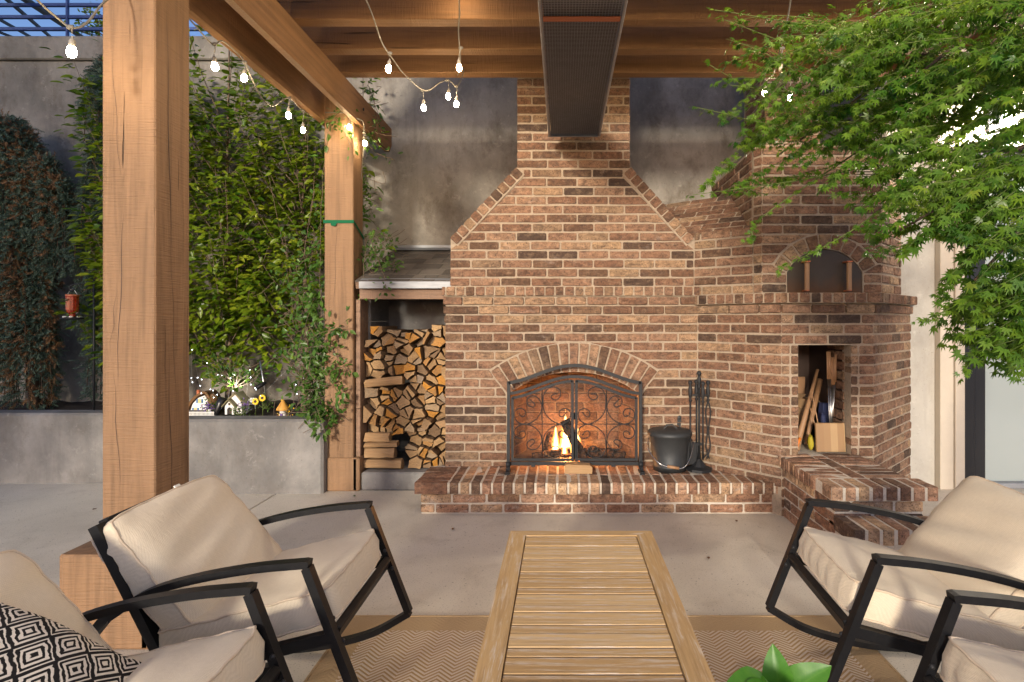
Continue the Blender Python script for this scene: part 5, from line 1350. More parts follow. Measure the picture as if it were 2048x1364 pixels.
# pillow
t = empty('throw_pillow', (-1.20, 1.27, .50), 'black and white diamond-patterned pillow lying on a rocking chair', 'pillow')
t.rotation_euler = (.30, .62, .35)
n = 24; m = MB()
for s_ in (1, -1):
    vs = []
    for i in range(n + 1):
        for j in range(n + 1):
            u, v = -1 + 2 * i / n, -1 + 2 * j / n; pin = 1 - .10 * (1 - u * u) * abs(v) ** 2 * 1 - .0
            pin2 = 1 - .10 * (1 - v * v) * abs(u) ** 2
            k = max(0, (1 - u * u) * (1 - v * v)); vs.append((u * .215 * pin2, v * .215 * pin, s_ * (.075 * k ** .45) + .006 * math.sin(4 * u + 3 * v)))
    fs = [(i * (n + 1) + j, (i + 1) * (n + 1) + j, (i + 1) * (n + 1) + j + 1, i * (n + 1) + j + 1) for i in range(n) for j in range(n)]; m.add(vs, fs if s_ > 0 else [f[::-1] for f in fs], True)
m.build('pillow_cover', M['diamond_fabric'], t)
# ------------------------------------------------------------------ plants
def leaf_template(kind):
    if kind == 'maple':          # seven pointed lobes
        tips = [(-128, .50), (-78, .78), (-38, .95), (0, 1.05), (38, .95), (78, .78), (128, .50)]; vs = [(0, 0, 0)]; pr = []
        for i, (a, r_) in enumerate(tips):
            aa = math.radians(a); pr.append((math.sin(aa) * r_, math.cos(aa) * r_, -.16 * r_ * r_))
            if i < 6: b = math.radians((a + tips[i + 1][0]) / 2); pr.append((math.sin(b) * .40, math.cos(b) * .40, .02))
        vs += [(x * .55, y * .55 + .02, z) for x, y, z in pr]
        return vs, [(0, i, i + 1) for i in range(len(vs) - 1, 1, -1) for i in (i - 1,)]
    if kind == 'oval':
        vs = [(0, 0, 0), (.20, .25, .05), (.24, .5, .05), (.13, .8, .0), (0, 1, -.10), (-.13, .8, .0), (-.24, .5, .05), (-.20, .25, .05), (0, .5, -.03)]
        return vs, [(8, i, (i + 1) % 8) for i in range(8)]
    if kind == 'broad':
        vs = []; n, k = 8, 6
        for i in range(n + 1):
            u = i / n; w_ = .30 * math.sin(math.pi * min(1, u ** .8)) ** .8 if 0 < u < 1 else .004
            for j in range(k + 1): v = -1 + 2 * j / k; vs.append((v * w_, u, .10 * abs(v) * w_ * 2.4 - .25 * u * u + .012 * math.sin(u * 14) * abs(v)))
        return vs, [(i * (k + 1) + j, i * (k + 1) + j + 1, (i + 1) * (k + 1) + j + 1, (i + 1) * (k + 1) + j) for i in range(n) for j in range(k)]
    if kind == 'sprig':          # short shoot of needles
        r = random.Random(3); vs, fs = [], []
        for i in range(20):
            u = i / 20; a = i * 2.4; d_ = Vector((math.cos(a), .9, math.sin(a))).normalized(); b = Vector((0, u, 0)); L = .34 * (1.1 - .5 * u); s_ = Vector((-math.sin(a), 0, math.cos(a))) * .045
            n = len(vs); vs += [b - s_, b + s_, b + d_ * L]; fs.append((n, n + 1, n + 2))
        return [tuple(v) for v in vs], fs
TMPL = {k: leaf_template(k) for k in ('maple', 'oval', 'broad', 'sprig')}
def mat_from(pos, fwd, nrm, s_):
    f = Vector(fwd).normalized(); n = Vector(nrm); n = n - f * n.dot(f)
    if n.length < 1e-4: n = f.orthogonal()
    n.normalize(); x = f.cross(n)
    return np.array(((x.x * s_, f.x * s_, n.x * s_, pos[0]), (x.y * s_, f.y * s_, n.y * s_, pos[1]), (x.z * s_, f.z * s_, n.z * s_, pos[2])))
def scatter(thing, kind, mats, mat, name='foliage', singles=0, single_name='leaf'):
    vs, fs = TMPL[kind]; V = np.array(vs); L = np.array(thing.location)
    if singles:
        def key(m):
            d = m[1, 3]; x = m[0, 3] / max(d, .1); zz = (m[2, 3] - CH) / max(d, .1)
            return -np.linalg.norm(m[:, 1]) / max(d, .1) if (-.96 < x < .79 and -.6 < zz < .54) else 0
        mats = sorted(mats, key=key); me = MB().add(vs, fs, True).mesh(single_name, M[mat])
        for m in mats[:singles]:
            o = link(single_name, me, thing); o.matrix_basis = Matrix([[*m[0, :3], m[0, 3] - L[0]], [*m[1, :3], m[1, 3] - L[1]], [*m[2, :3], m[2, 3] - L[2]], [0, 0, 0, 1]])
        mats = mats[singles:]
    if not mats: return None
    A = np.stack(mats); allv = np.einsum('nij,kj->nki', A[:, :, :3], V) + (A[:, None, :, 3] - L)
    nv = len(V); me = bpy.data.meshes.new(name); F_ = [tuple(i + k * nv for i in f) for k in range(len(mats)) for f in fs]
    me.from_pydata(allv.reshape(-1, 3).tolist(), [], F_); me.materials.append(M[mat]); me.update()
    me.polygons.foreach_set('use_smooth', [True] * len(F_))
    return tag(link(name, me, thing), kind='stuff')
def rv(r, s_=1.): return Vector((r.gauss(0, s_), r.gauss(0, s_), r.gauss(0, s_)))

# ---- Japanese maple on the right
r = random.Random(11)
t = empty('japanese_maple', (2.75, 2.35, 0), 'green Japanese maple spreading over the right of the patio', 'tree')
tr = [Vector(q) for q in ((2.75, 2.35, 0), (2.70, 2.4, .7), (2.78, 2.45, 1.4), (2.62, 2.5, 2.1), (2.45, 2.5, 2.8))]
part('trunk', 'bark', t, lambda m: m.tube(spline(tr, 5), [.075 - .055 * i / 20 for i in range(21)], 10))
cl = [(1860, 110, 230, 130, 58, 2.1, 2.9), (1740, 215, 190, 100, 54, 2.2, 3.0), (1610, 270, 150, 70, 30, 2.4, 3.0), (1500, 330, 90, 60, 11, 2.5, 3.0), (1470, 270, 50, 40, 4, 2.6, 3.0), (1900, 330, 170, 130, 62, 1.9, 2.8),
      (1720, 380, 110, 40, 10, 2.2, 2.7), (1880, 460, 160, 60, 30, 1.9, 2.6), (1960, 560, 100, 110, 34, 1.8, 2.4), (1930, 650, 70, 60, 13, 1.8, 2.3), (2010, 720, 55, 60, 12, 1.7, 2.1), (1500, 55, 80, 40, 5, 2.3, 2.8),
      (1500, 150, 80, 50, 6, 2.4, 2.9), (1640, 100, 130, 80, 30, 2.3, 2.9), (1440, 380, 40, 25, 3, 2.6, 2.9), (1990, 200, 90, 160, 26, 1.8, 2.6), (1960, 40, 110, 60, 20, 1.9, 2.8)]
mats, tw = [], MB(); lim = MB()
def spray(tip, base, n, size, r):
    d_ = (tip - base); L = d_.length; d_.normalize(); side = d_.cross(ZV).normalized()
    mid = (tip + base) / 2 + Vector((0, 0, .05 * L)); pts = spline([base, mid, tip], 5)
    tw.tube([p_ - t.location for p_ in pts], [.0022 - .0014 * i / (len(pts) - 1) for i in range(len(pts))], 4)
    for i in range(n):
        u = (i + r.random()) / n; u = .12 + .88 * u; q = pts[min(len(pts) - 1, int(u * (len(pts) - 1)))]
        s_ = 1 if i % 2 else -1; out = (d_ * r.uniform(.35, .9) + side * s_ * r.uniform(.3, 1.) + Vector((0, 0, r.uniform(-.75, .05)))).normalized()
        st = q + out * r.uniform(.008, .05); nn = ZV * .8 + rv(r, .35) + Vector((0, -.45, 0))
        mats.append(mat_from(st, out + Vector((0, 0, -.25)), nn, size * r.uniform(.65, 1.2)))
for cx, cy, rx, ry, n, d0, d1 in cl:
    for _ in range(int(n * 1.3)):
        a, q = r.uniform(0, 6.283), math.sqrt(r.random()); x, y, d = cx + rx * q * math.cos(a), cy + ry * q * math.sin(a), r.uniform(d0, d1)
        tip = P(x, y, d); lean = Vector((r.uniform(.55, 1.), r.uniform(-.4, .4), r.uniform(.0, .75) if y > 120 else r.uniform(-.5, .3))).normalized()
        spray(tip, tip + lean * r.uniform(.22, .42), r.randint(20, 28), .055 * (1 if x > 1650 else .85), r)
shoots = [((1900, 300), (1720, 450), (1565, 535), 2.3), ((1880, 60), (1700, 60), (1430, 20), 2.6), ((1850, 130), (1650, 110), (1450, 40), 2.6), ((1700, 240), (1560, 250), (1395, 215), 2.7), ((1750, 330), (1600, 360), (1385, 390), 2.7), ((1760, 300), (1620, 250), (1420, 130), 2.7),
          ((1720, 300), (1530, 430), (1500, 480), 2.8), ((2040, 640), (1990, 660), (1930, 740), 1.9), ((2040, 560), (1960, 590), (1850, 640), 2.0), ((1960, 380), (1830, 480), (1740, 505), 2.2), ((1780, 180), (1640, 190), (1460, 170), 2.6), ((1990, 470), (1900, 560), (1885, 600), 2.1)]
for a, b, c, d in shoots:
    pts = spline([P(*a, d + .05), P(*b, d), P(*c, d - .08)], 9); tw.tube([p_ - t.location for p_ in pts], [.0042 - .0028 * i / (len(pts) - 1) for i in range(len(pts))], 5)
    for i in range(4, len(pts)):
        for s_ in (-1, 1):
            for q in range(2):
                dr = (pts[i] - pts[i - 1]).normalized(); out = (dr * .7 + dr.cross(ZV) * s_ * r.uniform(.2, .8) + Vector((0, 0, r.uniform(-.6, .3)))).normalized()
                mats.append(mat_from(pts[i] + out * .02 + rv(r, .006), out, ZV + rv(r, .4) + Vector((0, -.5, 0)), .040 * r.uniform(.5, 1.15)))
for tg in ((1900, 200, 2.5), (1750, 220, 2.7), (1600, 280, 2.8), (1880, 380, 2.3), (1950, 560, 2.1), (1700, 90, 2.6), (1800, 460, 2.3), (1980, 90, 2.4)):
    e = P(*tg); b = tr[4] if tg[1] < 300 else tr[3]; lim.tube([p_ - t.location for p_ in spline([b, (b + e) / 2 + Vector((0, 0, .14)), e], 6)], [.016 - .011 * i / 12 for i in range(13)], 7)
lim.build('limb', M['bark'], t); tag(tw.build('twigs', M['twig_green'], t), kind='stuff')
scatter(t, 'maple', mats, 'maple_leaf', 'crown', 280)

# ---- hornbeams along the wall
def hornbeam(label, x0, y0, h, rad, zlo, nb, nl, seed, gap=None, singles=0):
    r = random.Random(seed); t = empty('hornbeam_tree', (x0, y0, .55), label, 'tree', 'hornbeams along the wall'); L = t.location; st, mats = MB(), []
    part('trunk', 'stem_pale', t, lambda m: m.tube(spline([(x0, y0, .5), (x0 + .03, y0, 1.3), (x0 - .02, y0 + .03, 2.3), (x0 + .02, y0, .55 + h * .9)], 6), [.028 - .022 * i / 18 for i in range(19)], 8))
    for b in range(nb):
        zb = r.uniform(.08, .95) * h * .74 + .55; a = r.uniform(0, 6.283); ln = r.uniform(.6, 1.2) * rad * 1.3; e = Vector((x0 + math.cos(a) * ln, y0 + math.sin(a) * ln * .55, min(zb + r.uniform(.45, 1.2), .55 + h)))
        e.y = min(e.y, WD - .05); b0 = Vector((x0, y0, zb)); pts = spline([b0, b0.lerp(e, .5) + Vector((math.cos(a) * .05, 0, -.05)), e], 6)
        st.tube([p_ - L for p_ in pts], [.005 - .0035 * i / (len(pts) - 1) for i in range(len(pts))], 4)
        for _ in range(nl):
            u = r.random() ** .7; q = pts[min(len(pts) - 1, int(u * len(pts)))]; off = rv(r, .034 + .03 * r.random()); p_ = q + Vector((off.x, off.y * .8, off.z * 1.3))
            if p_.z < zlo + r.uniform(-.2, .2) or p_.y > WD - .03: continue
            if gap and gap(p_) and r.random() < .85: continue
            out = Vector((off.x + r.gauss(0, .03), off.y - .05, off.z * .4 - .015)).normalized(); mats.append(mat_from(p_, out, ZV + Vector((0, -.7, 0)) + rv(r, .35), .088 * r.uniform(.55, 1.2)))
    tag(st.build('branches', M['stem_pale'], t), kind='stuff'); scatter(t, 'oval', mats, 'hornbeam_leaf', 'crown', singles)
hornbeam('leafy hornbeam just right of the thick near post', -3.02, 5.18, 3.75, .50, .75, 84, 62, 1, singles=110)
hornbeam('sparser hornbeam beside the firewood post, wall showing through', -2.32, 5.15, 3.2, .46, .95, 58, 56, 2, gap=lambda p_: p_.x > -2.45 and p_.z < 1.6 and p_.z > .9, singles=110)
hornbeam('hornbeam mostly hidden by the thick near post', -3.72, 5.05, 3.0, .38, .8, 60, 55, 3)
# ---- low lit bush in the planter
def bush(nm, label, cat, c, nst, ln, nleaf, lsize, mat, stem, seed, spread=1., up=.6, singles=0, group=None, kind='oval'):
    r = random.Random(seed); t = empty(nm, c, label, cat, group); L = t.location; st, mats = MB(), []
    for _ in range(nst):
        a = r.uniform(0, 6.283); d_ = Vector((math.cos(a) * spread, math.sin(a) * spread * .6, up + r.uniform(-.2, .4))).normalized(); e = Vector(c) + d_ * ln * r.uniform(.5, 1.1); pts = spline([Vector(c), (Vector(c) + e) / 2 + rv(r, .02), e], 5)
        st.tube([p_ - L for p_ in pts], [.004 - .0028 * i / (len(pts) - 1) for i in range(len(pts))], 4)
        for _ in range(nleaf):
            q = pts[int(r.uniform(.35, 1.) * (len(pts) - 1))]; off = rv(r, .022); mats.append(mat_from(q + off, off + d_ * .02, ZV + Vector((0, -.6, 0)) + rv(r, .4), lsize * r.uniform(.6, 1.2)))
    tag(st.build('stems', M[stem], t), kind='stuff'); scatter(t, kind, mats, mat, 'foliage', singles); return t
bush('young_shrub', 'small bare-stemmed shrub lit from below behind the miniature houses', 'shrub', P(470, 775, 4.95), 26, .38, 9, .045, 'vine_leaf', 'stem_pale', 5, 1., .45)
for k, (x, y, d, lab) in enumerate(((425, 800, 4.86, 'between the miniature cottages'), (533, 800, 4.92, 'at the foot of the solar light stake'), (480, 812, 4.74, 'in front of the white cottage'))):
    bush('tiny_plant', 'tiny white-flowered plant ' + lab, 'plant', P(x, y + 18, d), 10, .10, 7, .02, 'vine_leaf', 'twig_green', 30 + k, .8, .8, group='tiny plants in the planter')
# ---- honeysuckle on the post
def vine(nm, label, paths, dens, lsize, seed, loc, singles=0, blobs=()):
    r = random.Random(seed); t = empty(nm, loc, label, 'vine'); L = t.location; st, mats = MB(), []
    for path in paths:
        pts = spline(path, 8); st.tube([p_ + rv(r, .004) - L for p_ in pts], .0028, 4)
        for p_ in pts:
            for _ in range(dens):
                off = rv(r, .026); mats.append(mat_from(p_ + off, off + Vector((0, -.01, -.01)), Vector((0, -1, .7)) + rv(r, .45), lsize * r.uniform(.6, 1.2)))
    for c, e, n, nt_ in blobs:
        for _ in range(nt_):
            a = Vector(c) + Vector((r.gauss(0, e[0]), r.gauss(0, e[1]), r.gauss(0, e[2]))); b = a + Vector((r.gauss(0, .10), r.gauss(0, .05), r.gauss(-.05, .12))); st.tube([q - L for q in spline([a, (a + b) / 2 + rv(r, .03), b], 4)], .0022, 4)
        for _ in range(n):
            p_ = Vector(c) + Vector((r.gauss(0, e[0]), r.gauss(0, e[1]), r.gauss(0, e[2]))); mats.append(mat_from(p_, rv(r) + Vector((0, -.5, -.5)), Vector((0, -1, .7)) + rv(r, .5), lsize * r.uniform(.6, 1.2)))
    tag(st.build('stems', M['stem_pale'], t), kind='stuff'); scatter(t, 'oval', mats, 'vine_leaf', 'foliage', singles)
vine('honeysuckle_vine', 'tangled honeysuckle sprawling over the planter end and lower post', [[P(640, 840, 4.6), P(645, 700, 4.7), P(640, 500, 4.75), P(648, 330, 4.6), P(665, 240, 4.5), P(700, 215, 4.5)],
    [P(655, 850, 4.5), P(675, 800, 4.47), P(690, 770, 4.46)], [P(640, 700, 4.6), P(665, 660, 4.5), P(695, 655, 4.5)], [P(620, 830, 4.5), P(640, 850, 4.44), P(642, 865, 4.43)], [P(660, 760, 4.5), P(680, 735, 4.48), P(700, 740, 4.48)], [P(620, 620, 4.8), P(610, 500, 4.9), P(630, 380, 4.9)]], 2, .055, 4, (-2.0, 4.75, .55), 90,
    blobs=[(P(635, 760, 4.72), (.11, .10, .16), 560, 110), (P(615, 600, 4.85), (.10, .10, .26), 460, 90), (P(655, 700, 4.58), (.08, .06, .15), 240, 30), (P(640, 830, 4.5), (.08, .04, .05), 110, 12)])
vine('climbing_vine', 'loose vine draped over the beam end and lean-to roof', [[P(650, 235, 4.5), P(680, 245, 4.48), P(700, 290, 4.48)], [P(735, 170, 5.0), P(755, 230, 4.95), P(748, 270, 4.9), P(725, 260, 4.85), P(700, 235, 4.6)], [P(728, 260, 4.8), P(745, 300, 4.9), P(790, 320, 4.9)],
    [P(722, 360, 4.85), P(726, 410, 4.85), P(745, 420, 4.85)], [P(722, 600, 4.6), P(730, 520, 4.7), P(740, 460, 4.8), P(785, 480, 4.8)], [P(740, 480, 4.75), P(770, 560, 4.55), P(765, 585, 4.5)], [P(735, 500, 4.8), P(780, 530, 4.7), P(790, 520, 4.7)]], 2, .042, 6, (-1.6, 4.7, 1.7), 60,
    blobs=[(P(758, 510, 4.75), (.07, .06, .10), 150, 22), (P(735, 270, 4.85), (.06, .05, .06), 60, 10), (P(732, 395, 4.9), (.04, .04, .10), 60, 12), (P(745, 190, 5.0), (.03, .03, .10), 40, 8)])
# ---- weeping spruces
def spruce(label, spine, strands, seed, dry=.25, spread=.2):
    r = random.Random(seed); t = empty('weeping_spruce', spine[0], label, 'tree', 'weeping blue spruces'); L = t.location
    sp = spline(spine, 10); part('trunk', 'bark', t, lambda m: m.tube(sp, [.045 - .03 * i / (len(sp) - 1) for i in range(len(sp))], 8)); br, green, brown = MB(), [], []
    for k in range(strands):
        q = sp[r.randrange(len(sp) // 6, len(sp))]; a = r.uniform(0, 6.283); o_ = Vector((math.cos(a), math.sin(a) * .7, 0)) * spread * r.uniform(.5, 1.25); dn = r.uniform(.25, .75)
        pts = spline([q, q + o_ * .7 + Vector((0, 0, .05)), q + o_ + Vector((0, 0, -dn * .4)), q + o_ * 1.1 + Vector((0, 0, -dn))], 5); pts = [p_ for p_ in pts if p_.z > .58 and p_.y < WD - .02]
        if len(pts) < 3: continue
        br.tube([p_ - L for p_ in pts], .004, 4); isdry = r.random() < dry
        for i in range(1, len(pts)):
            for _ in range(4):
                d_ = (pts[i] - pts[i - 1]).normalized() * .6 + rv(r, .55) + o_.normalized() * .5 + Vector((0, -.25, 0)); (brown if isdry and r.random() < .8 else green).append(mat_from(pts[i] + rv(r, .018), d_, rv(r), r.uniform(.055, .095) * (1.25 if isdry else 1)))
    tag(br.build('branches', M['bark'], t), kind='stuff'); scatter(t, 'sprig', green, 'spruce_needle', 'crown', 60, 'sprig'); scatter(t, 'sprig', brown, 'dry_needle', 'dry_foliage')
spruce('weeping blue spruce with brown inner needles at the left edge', [Vector((-4.82, 5.25, .55)), Vector((-4.88, 5.25, 1.4)), Vector((-4.92, 5.25, 2.2)), Vector((-4.98, 5.25, 2.9)), Vector((-5.1, 5.25, 3.1))], 240, 1, .30, .19)
spruce('bent spruce limb arching down against the wall', [Vector((-4.92, 5.2, 2.35)), Vector((-4.75, 5.2, 2.72)), Vector((-4.58, 5.2, 2.62)), Vector((-4.48, 5.2, 2.2))], 42, 2, .35, .09)
spruce('weeping blue spruce half hidden by the thick near post', [Vector((-4.12, 5.3, .55)), Vector((-4.10, 5.3, 1.5)), Vector((-4.15, 5.3, 2.5)), Vector((-4.12, 5.3, 3.4)), Vector((-4.0, 5.3, 3.75))], 190, 3, .08, .24)
# ---- unseen tree added beside the camera so its crown dims the left corner
r = random.Random(17); t = empty('added_shade_tree', (-6.6, -.4, 0), 'added unseen tree shading the left planter from outside the picture', 'tree')
part('trunk', 'bark', t, lambda m: m.tube(spline([(-6.6, -.4, 0), (-6.55, -.4, 1.2), (-6.7, -.3, 2.4), (-6.6, -.4, 4.2)], 5), [.13 - .10 * i / 15 for i in range(16)], 10))
mats = [mat_from((r.uniform(-8.6, -5.2), r.uniform(-1.4, .6), .9 + 6.0 * r.random()), rv(r), rv(r) + Vector((0, -1.2, .3)), .17 * r.uniform(.7, 1.2)) for _ in range(6000)]
scatter(t, 'oval', mats, 'hornbeam_leaf', 'crown')
# ---- branch against the sky
t = empty('tree_branch', P(150, 20, 7.5), 'thin leafy branch silhouetted against the dusk sky', 'branch'); mats = []; r = random.Random(2); st = MB()
for k in range(9):
    a, b = P(215, 75, 7.5), P(130 + r.uniform(-10, 70), 5 + r.uniform(0, 60), 7.5); pts = spline([a, (a + b) / 2 + rv(r, .04), b], 4); st.tube([p_ - t.location for p_ in pts], .005, 4)
    for p_ in pts[3:]: mats += [mat_from(p_ + rv(r, .03), rv(r), rv(r), .06) for _ in range(3)]
st.build('twigs', M['bark'], t); scatter(t, 'oval', mats, 'hornbeam_leaf', 'foliage')
# ---- foreground pot plant
t = empty('potted_plant', (.40, 1.0, 0), 'bright green broad-leaved plant at the lower edge of the picture', 'plant'); pc = Vector((.405, 1.02, 0))
part('pot', 'pot_red', t, lambda m: m.lathe([(.0, 0), (.10, 0), (.14, .30), (.15, .30), (.15, .33), (.135, .33), (.13, .30), (.0, .30)], pc + Vector((0, 0, .008)), 20))
part('stem', 'twig_green', t, lambda m: m.tube(spline([pc + Vector((0, 0, .3)), pc + Vector((.01, 0, .5)), pc + Vector((0, 0, .66))], 5), .008, 7))
me = MB().add(*TMPL['broad'], True).mesh('leaf', M['bright_leaf'])
for tip, base in (((1478, 1354, 1.0), (1560, 1392, 1.05)), ((1548, 1308, 1.05), (1562, 1400, 1.05)), ((1646, 1338, 1.02), (1566, 1392, 1.05)), ((1606, 1328, 1.1), (1565, 1392, 1.07)), ((1580, 1362, .95), (1562, 1415, 1.04)), ((1500, 1425, .95), (1558, 1400, 1.05)), ((1640, 1435, .95), (1566, 1400, 1.05))):
    a, b = P(*base), P(*tip); o = link('leaf', me, t); m4 = mat_from(a, b - a, Vector((0, -.75, 1)) + rv(rng, .2), (b - a).length * 1.08); o.matrix_basis = Matrix([[*m4[i, :3], m4[i, 3] - t.location[i]] for i in range(3)] + [[0, 0, 0, 1]])
for k, (x, y, lab) in enumerate(((1418, 1121, 'beside the coffee table'), (1474, 1046, 'in front of the hearth'), (185, 1022, 'behind the rocking chair'), (905, 1062, 'left of the coffee table'), (708, 995, 'in front of the firewood post'))):
    d = CH * F / (y - HY); o = P(x, y, d); t = empty('fallen_leaf', (o.x, o.y, .004), 'tiny fallen leaf lying on the concrete ' + lab, 'leaf', 'fallen leaves on the patio')
    MB().add([(v[0] * .04, v[1] * .04, .004 + v[2] * .03 + .012 * abs(v[0])) for v in TMPL['oval'][0]], TMPL['oval'][1]).build('blade', M['dry_leaf' if k < 4 else 'vine_leaf'], t)

# ------------------------------------------------------------------ fairy garden and feeder
FY = 4.86
def at(x, y, d=FY): return P(x, y, d)
# curved cottage
c = at(402, 835, 4.95); t = empty('toy_cottage', c, 'miniature cottage with curved thatched roof and blue shutters', 'toy house')
part('wall', 'white_paint', t, lambda m: m.prism([(-.11, .0), (.075, 0), (.085, .08), (.07, .14), (.03, .19), (-.02, .17), (-.07, .12)], c, (1, 0, 0), (0, 0, 1), (0, 1, 0), 0, .12))
part('roof', 'thatch', t, lambda m: m.ribbon(spline([c + Vector(q) for q in ((-.125, .06, .05), (-.08, .06, .135), (-.02, .06, .195), (.04, .06, .215), (.085, .06, .15), (.105, .06, .07))], 5), .15, .02, (0, 1, 0)).ball(c + Vector((.085, .03, .14)), .045, 10, 8, (1, 1, 1.4)))
for x, z in ((-.045, .05), (-.01, .125)):
    part('window', 'toy_yellow', t, lambda m: m.box(c + Vector((x - .014, -.004, z)), c + Vector((x + .014, .002, z + .034)))); part('shutter', 'blue_paint', t, lambda m: m.box(c + Vector((x - .028, -.006, z)), c + Vector((x - .015, .001, z + .034))).box(c + Vector((x + .015, -.006, z)), c + Vector((x + .028, .001, z + .034))))
part('door', 'toy_yellow', t, lambda m: m.box(c + Vector((.03, -.004, 0)), c + Vector((.06, .002, .06)))); part('chimney', 'pot_red', t, lambda m: m.tube([c + Vector((-.06, .06, .14)), c + Vector((-.06, .06, .23))], .014, 8))
# white cottage
c = at(466, 828, 4.82); t = empty('toy_cottage', c, 'miniature white cottage with mossy steep roofs', 'toy house')
def wallp(name, mat, poly, y0, y1): part(name, mat, t, lambda m: m.prism(poly, c, (1, 0, 0), (0, 0, 1), (0, 1, 0), y0, y1))
wallp('wall', 'white_paint', [(-.05, 0), (-.033, 0), (-.033, .045), (-.02, .06), (-.007, .06), (.008, .045), (.008, 0), (.025, 0), (.025, .075), (-.013, .118), (-.05, .075)], -.03, .04); wallp('wall', 'white_paint', [(-.03, .0), (.075, 0), (.075, .08), (.045, .14), (.02, .172), (-.02, .13)], .0, .10); wallp('doorway', 'dark_brown', [(-.033, 0), (.008, 0), (.008, .05), (-.033, .05)], -.01, -.005)
part('roof', 'roof_moss', t, lambda m: m.obox(c + Vector((-.040, .0, .098)), Vector((.058, 0, .062)), Vector((0, .10, 0)), Vector((-.006, 0, .006))).obox(c + Vector((.014, .0, .098)), Vector((.058, 0, -.062)), Vector((0, .10, 0)), Vector((.006, 0, .006))))
part('roof', 'roof_moss', t, lambda m: m.obox(c + Vector((.060, .05, .128)), Vector((.085, 0, -.10)), Vector((0, .125, 0)), Vector((.008, 0, .007))).obox(c + Vector((-.008, .05, .15)), Vector((.058, 0, .05)), Vector((0, .125, 0)), Vector((-.007, 0, .008))))
for x, z, y in ((.05, .03, -.003), (-.013, .078, -.033)): part('window', 'dark_brown', t, lambda m: m.box(c + Vector((x - .009, y, z)), c + Vector((x + .009, y + .002, z + .02))))
# picket fence
c = at(376, 834, 4.74); t = empty('picket_fence', c, 'miniature white picket fence on the planter edge', 'fence')
for k in range(20): part('picket', 'white_paint', t, lambda m: m.box(c + Vector((k * .0108, 0, 0)), c + Vector((k * .0108 + .006, .003, .045)), .001))
part('rail', 'white_paint', t, lambda m: m.box(c + Vector((-.004, .0032, .012)), c + Vector((.214, .006, .017)))); part('rail', 'white_paint', t, lambda m: m.box(c + Vector((-.004, .0032, .032)), c + Vector((.214, .006, .037))))
# mushroom house
c = at(566, 834, 4.78); t = empty('mushroom_house', c, 'miniature mushroom house with orange pointed cap', 'ornament')
part('stalk', 'white_paint', t, lambda m: m.lathe([(.032, 0), (.026, .03), (.024, .06), (.03, .07)], c, 14)); part('cap', 'mushroom', t, lambda m: m.lathe([(.0, .062), (.052, .058), (.05, .072), (.032, .10), (.014, .13), (.004, .148), (0, .15)], c, 14)); part('door', 'purple', t, lambda m: m.box(c + Vector((-.01, -.033, 0)), c + Vector((.01, -.027, .035))))
part('base_ring', 'pot_red', t, lambda m: m.lathe([(.06, 0), (.062, .01), (.05, .014), (.0, .012)], c, 14))
for k, (x, y, lab) in enumerate(((510, 803, 'left'), (524, 796, 'right'))):
    c = at(x, y, 4.84); t = empty('toy_sunflower', (c.x, c.y, .53), 'small yellow sunflower ornament, %s one of two' % lab, 'flower', 'sunflower ornaments')
    part('stem', 'twig_green', t, lambda m: m.tube([(c.x, c.y + .012, .53), c + Vector((0, .012, 0))], .003, 5))
    part('petals', 'sunflower', t, lambda m: [m.obox(c + Vector((math.cos(a) * .019, .004, math.sin(a) * .019)), Vector((math.cos(a) * .019, 0, math.sin(a) * .019)), Vector((0, .003, 0)), Vector((-math.sin(a) * .008, 0, math.cos(a) * .008))) for a in [q * 6.283 / 13 for q in range(13)]])
    part('seed_head', 'dark_brown', t, lambda m: m.ball(c + Vector((0, .002, 0)), .012, 10, 6, (1, .4, 1)))
c = at(503, 808, 4.9); t = empty('toy_bench', c, 'tiny white slatted bench among the ornaments', 'ornament')
for k in range(5): part('slat', 'white_paint', t, lambda m: m.obox(c + Vector((.004 * k, 0, .012 * k)), Vector((.055, 0, 0)), Vector((0, .004, 0)), Vector((0, 0, .008))))
part('leg', 'white_paint', t, lambda m: m.box(c + Vector((-.025, 0, -.04)), c + Vector((-.02, .004, .04))).box(c + Vector((.028, 0, -.04)), c + Vector((.033, .004, .04))))
for k, (x, y, mat, nm, lab, n) in enumerate(((415, 815, 'purple', 'purple_flowers', 'clump of tiny purple flowers beside the curved cottage', 60), (490, 812, 'purple', 'purple_flowers', 'clump of tiny purple flowers beside the white cottage', 40), (570, 818, 'sunflower', 'yellow_flowers', 'sprig of tiny yellow flowers by the mushroom house', 70))):
    c = at(x, y, 4.80); t = empty(nm, c, lab, 'flowers', 'tiny flowers in the planter'); tag(part('blossoms', mat, t, lambda m: [m.ball(c + Vector((rng.gauss(0, .03), rng.gauss(0, .015), rng.gauss(0, .022))), .0055, 5, 4) for _ in range(n)]), kind='stuff'); part('stem', 'twig_green', t, lambda m: m.tube([(c.x, c.y, .53), c], .004, 5))
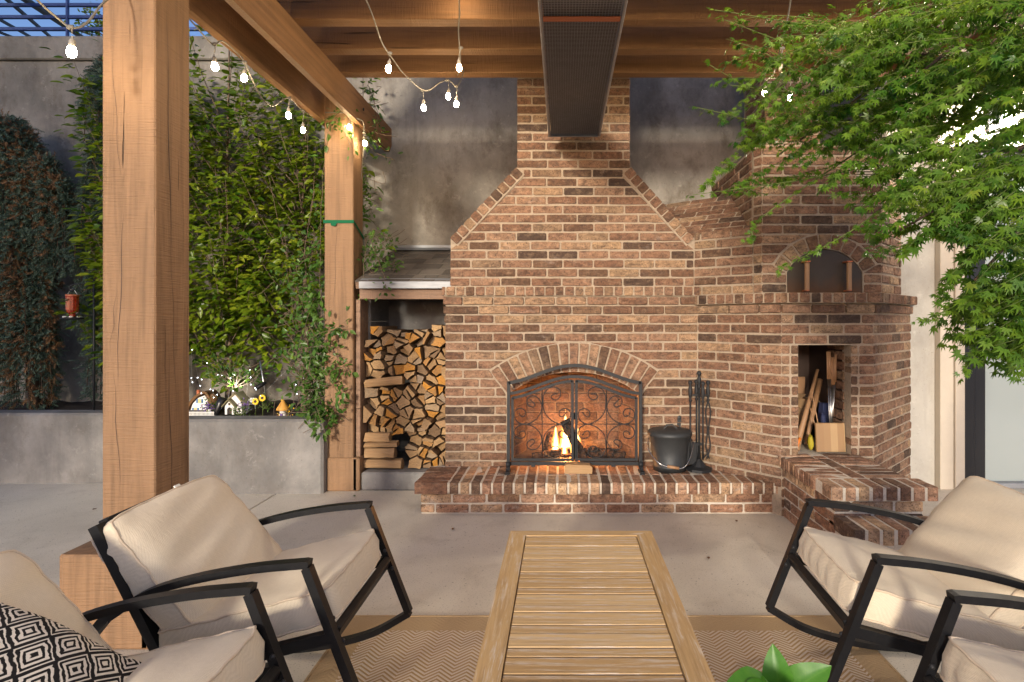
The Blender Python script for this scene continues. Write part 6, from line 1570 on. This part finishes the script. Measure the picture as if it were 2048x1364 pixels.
# solar lights
c = at(527, 770, 4.88); t = empty('solar_spotlight', (c.x, c.y, .53), 'slim solar spotlight on a silver stake, its lamp lit', 'lamp')
part('stake', 'steel', t, lambda m: m.tube([at(535, 812, 4.88), at(520, 722, 4.88)], .006, 7)); part('head', 'black_plastic', t, lambda m: m.lathe([(.018, 0), (.02, .02), (.014, .09), (.0, .095)], at(511, 777, 4.84), 12, (at(530, 766, 4.88) - at(511, 777, 4.84)))); part('lens', 'led', t, lambda m: m.lathe([(.0, -.002), (.016, -.001)], at(511, 777, 4.84), 12, (at(530, 766, 4.88) - at(511, 777, 4.84))))
c = at(432, 822, 4.78); t = empty('solar_spotlight', (c.x, c.y, .53), 'short black spotlight leaning in the planter, shining up', 'lamp')
ax = (at(447, 795, 4.83) - at(430, 832, 4.76)).normalized(); part('barrel', 'black_plastic', t, lambda m: m.lathe([(.0, 0), (.022, .002), (.024, .10), (.034, .115), (.034, .175), (.030, .175), (.028, .15)], at(428, 836, 4.76), 14, ax)); part('lens', 'led', t, lambda m: m.lathe([(.0, .16), (.028, .16)], at(428, 836, 4.76), 14, ax))
ld = bpy.data.lights.new('spot_beam', 'SPOT'); ld.energy = 11; ld.spot_size = R(75); ld.spot_blend = .6; ld.color = (.96, 1., .88); ld.shadow_soft_size = .02
lo = bpy.data.objects.new('spot_beam', ld); COL.objects.link(lo); lo.parent = t; lo.location = at(428, 836, 4.76) + ax * .185 - t.location; lo.rotation_euler = (Vector((.62, .42, .85))).to_track_quat('-Z', 'Y').to_euler()
# string of tiny lights
t = empty('fairy_lights', at(480, 770), 'fine string of tiny cold-white fairy lights among the branches', 'string lights'); mb, wr = MB(), []
r = random.Random(8)
for k in range(34):
    p_ = at(380 + 240 * r.random(), 735 + r.gauss(40, 28), 4.9 + r.uniform(-.1, .1)); mb.ball(p_ - t.location, .0032, 6, 4); wr.append(p_)
wr.sort(key=lambda q: q.x); tag(mb.build('bulbs', M['fairy_glow'], t), kind='stuff'); MB().tube([q - t.location for q in spline(wr, 3)], .0008, 3).build('wire', M['steel'], t)
# humming-bird feeder on its hook
d = 4.95; t = empty('bird_feeder', at(145, 605, d), 'red glass bird feeder hanging from an iron hook', 'bird feeder'); c = at(145, 590, d)
part('hook', 'iron', t, lambda m: m.tube(spline([at(188, 567, d), at(160, 568, d), at(146, 569, d), at(139, 576, d), at(143, 582, d), at(149, 578, d)], 6), .006, 7).tube(spline([at(172, 569, d), at(162, 572, d), at(158, 578, d), at(164, 581, d)], 5), .004, 6)); part('pole', 'iron', t, lambda m: m.tube([(at(188, 567, d).x, d, .53), at(188, 560, d)], .009, 8))
part('wire_loop', 'steel', t, lambda m: m.tube(spline([c + Vector((-.045, 0, 0)), c + Vector((0, 0, .055)), c + Vector((.045, 0, 0))], 8), .002, 5)); part('bottle', 'glass_red', t, lambda m: m.lathe([(.0, .002), (.048, 0), (.048, -.012), (.046, -.02), (.046, -.13), (.040, -.15), (.022, -.165), (.022, -.185)], c, 12, smooth=False)); part('cap', 'pot_red', t, lambda m: m.lathe([(.0, .006), (.049, .004), (.049, -.010)], c, 12))
part('tray', 'iron', t, lambda m: m.lathe([(.02, -.185), (.085, -.197), (.083, -.207), (.0, -.212)], c, 18)); part('flower_port', 'white_paint', t, lambda m: [m.ball(c + Vector((math.cos(a) * .055, math.sin(a) * .055, -.188)), .016, 8, 6, (1, 1, .5)) for a in [q * 6.283 / 6 for q in range(6)]])
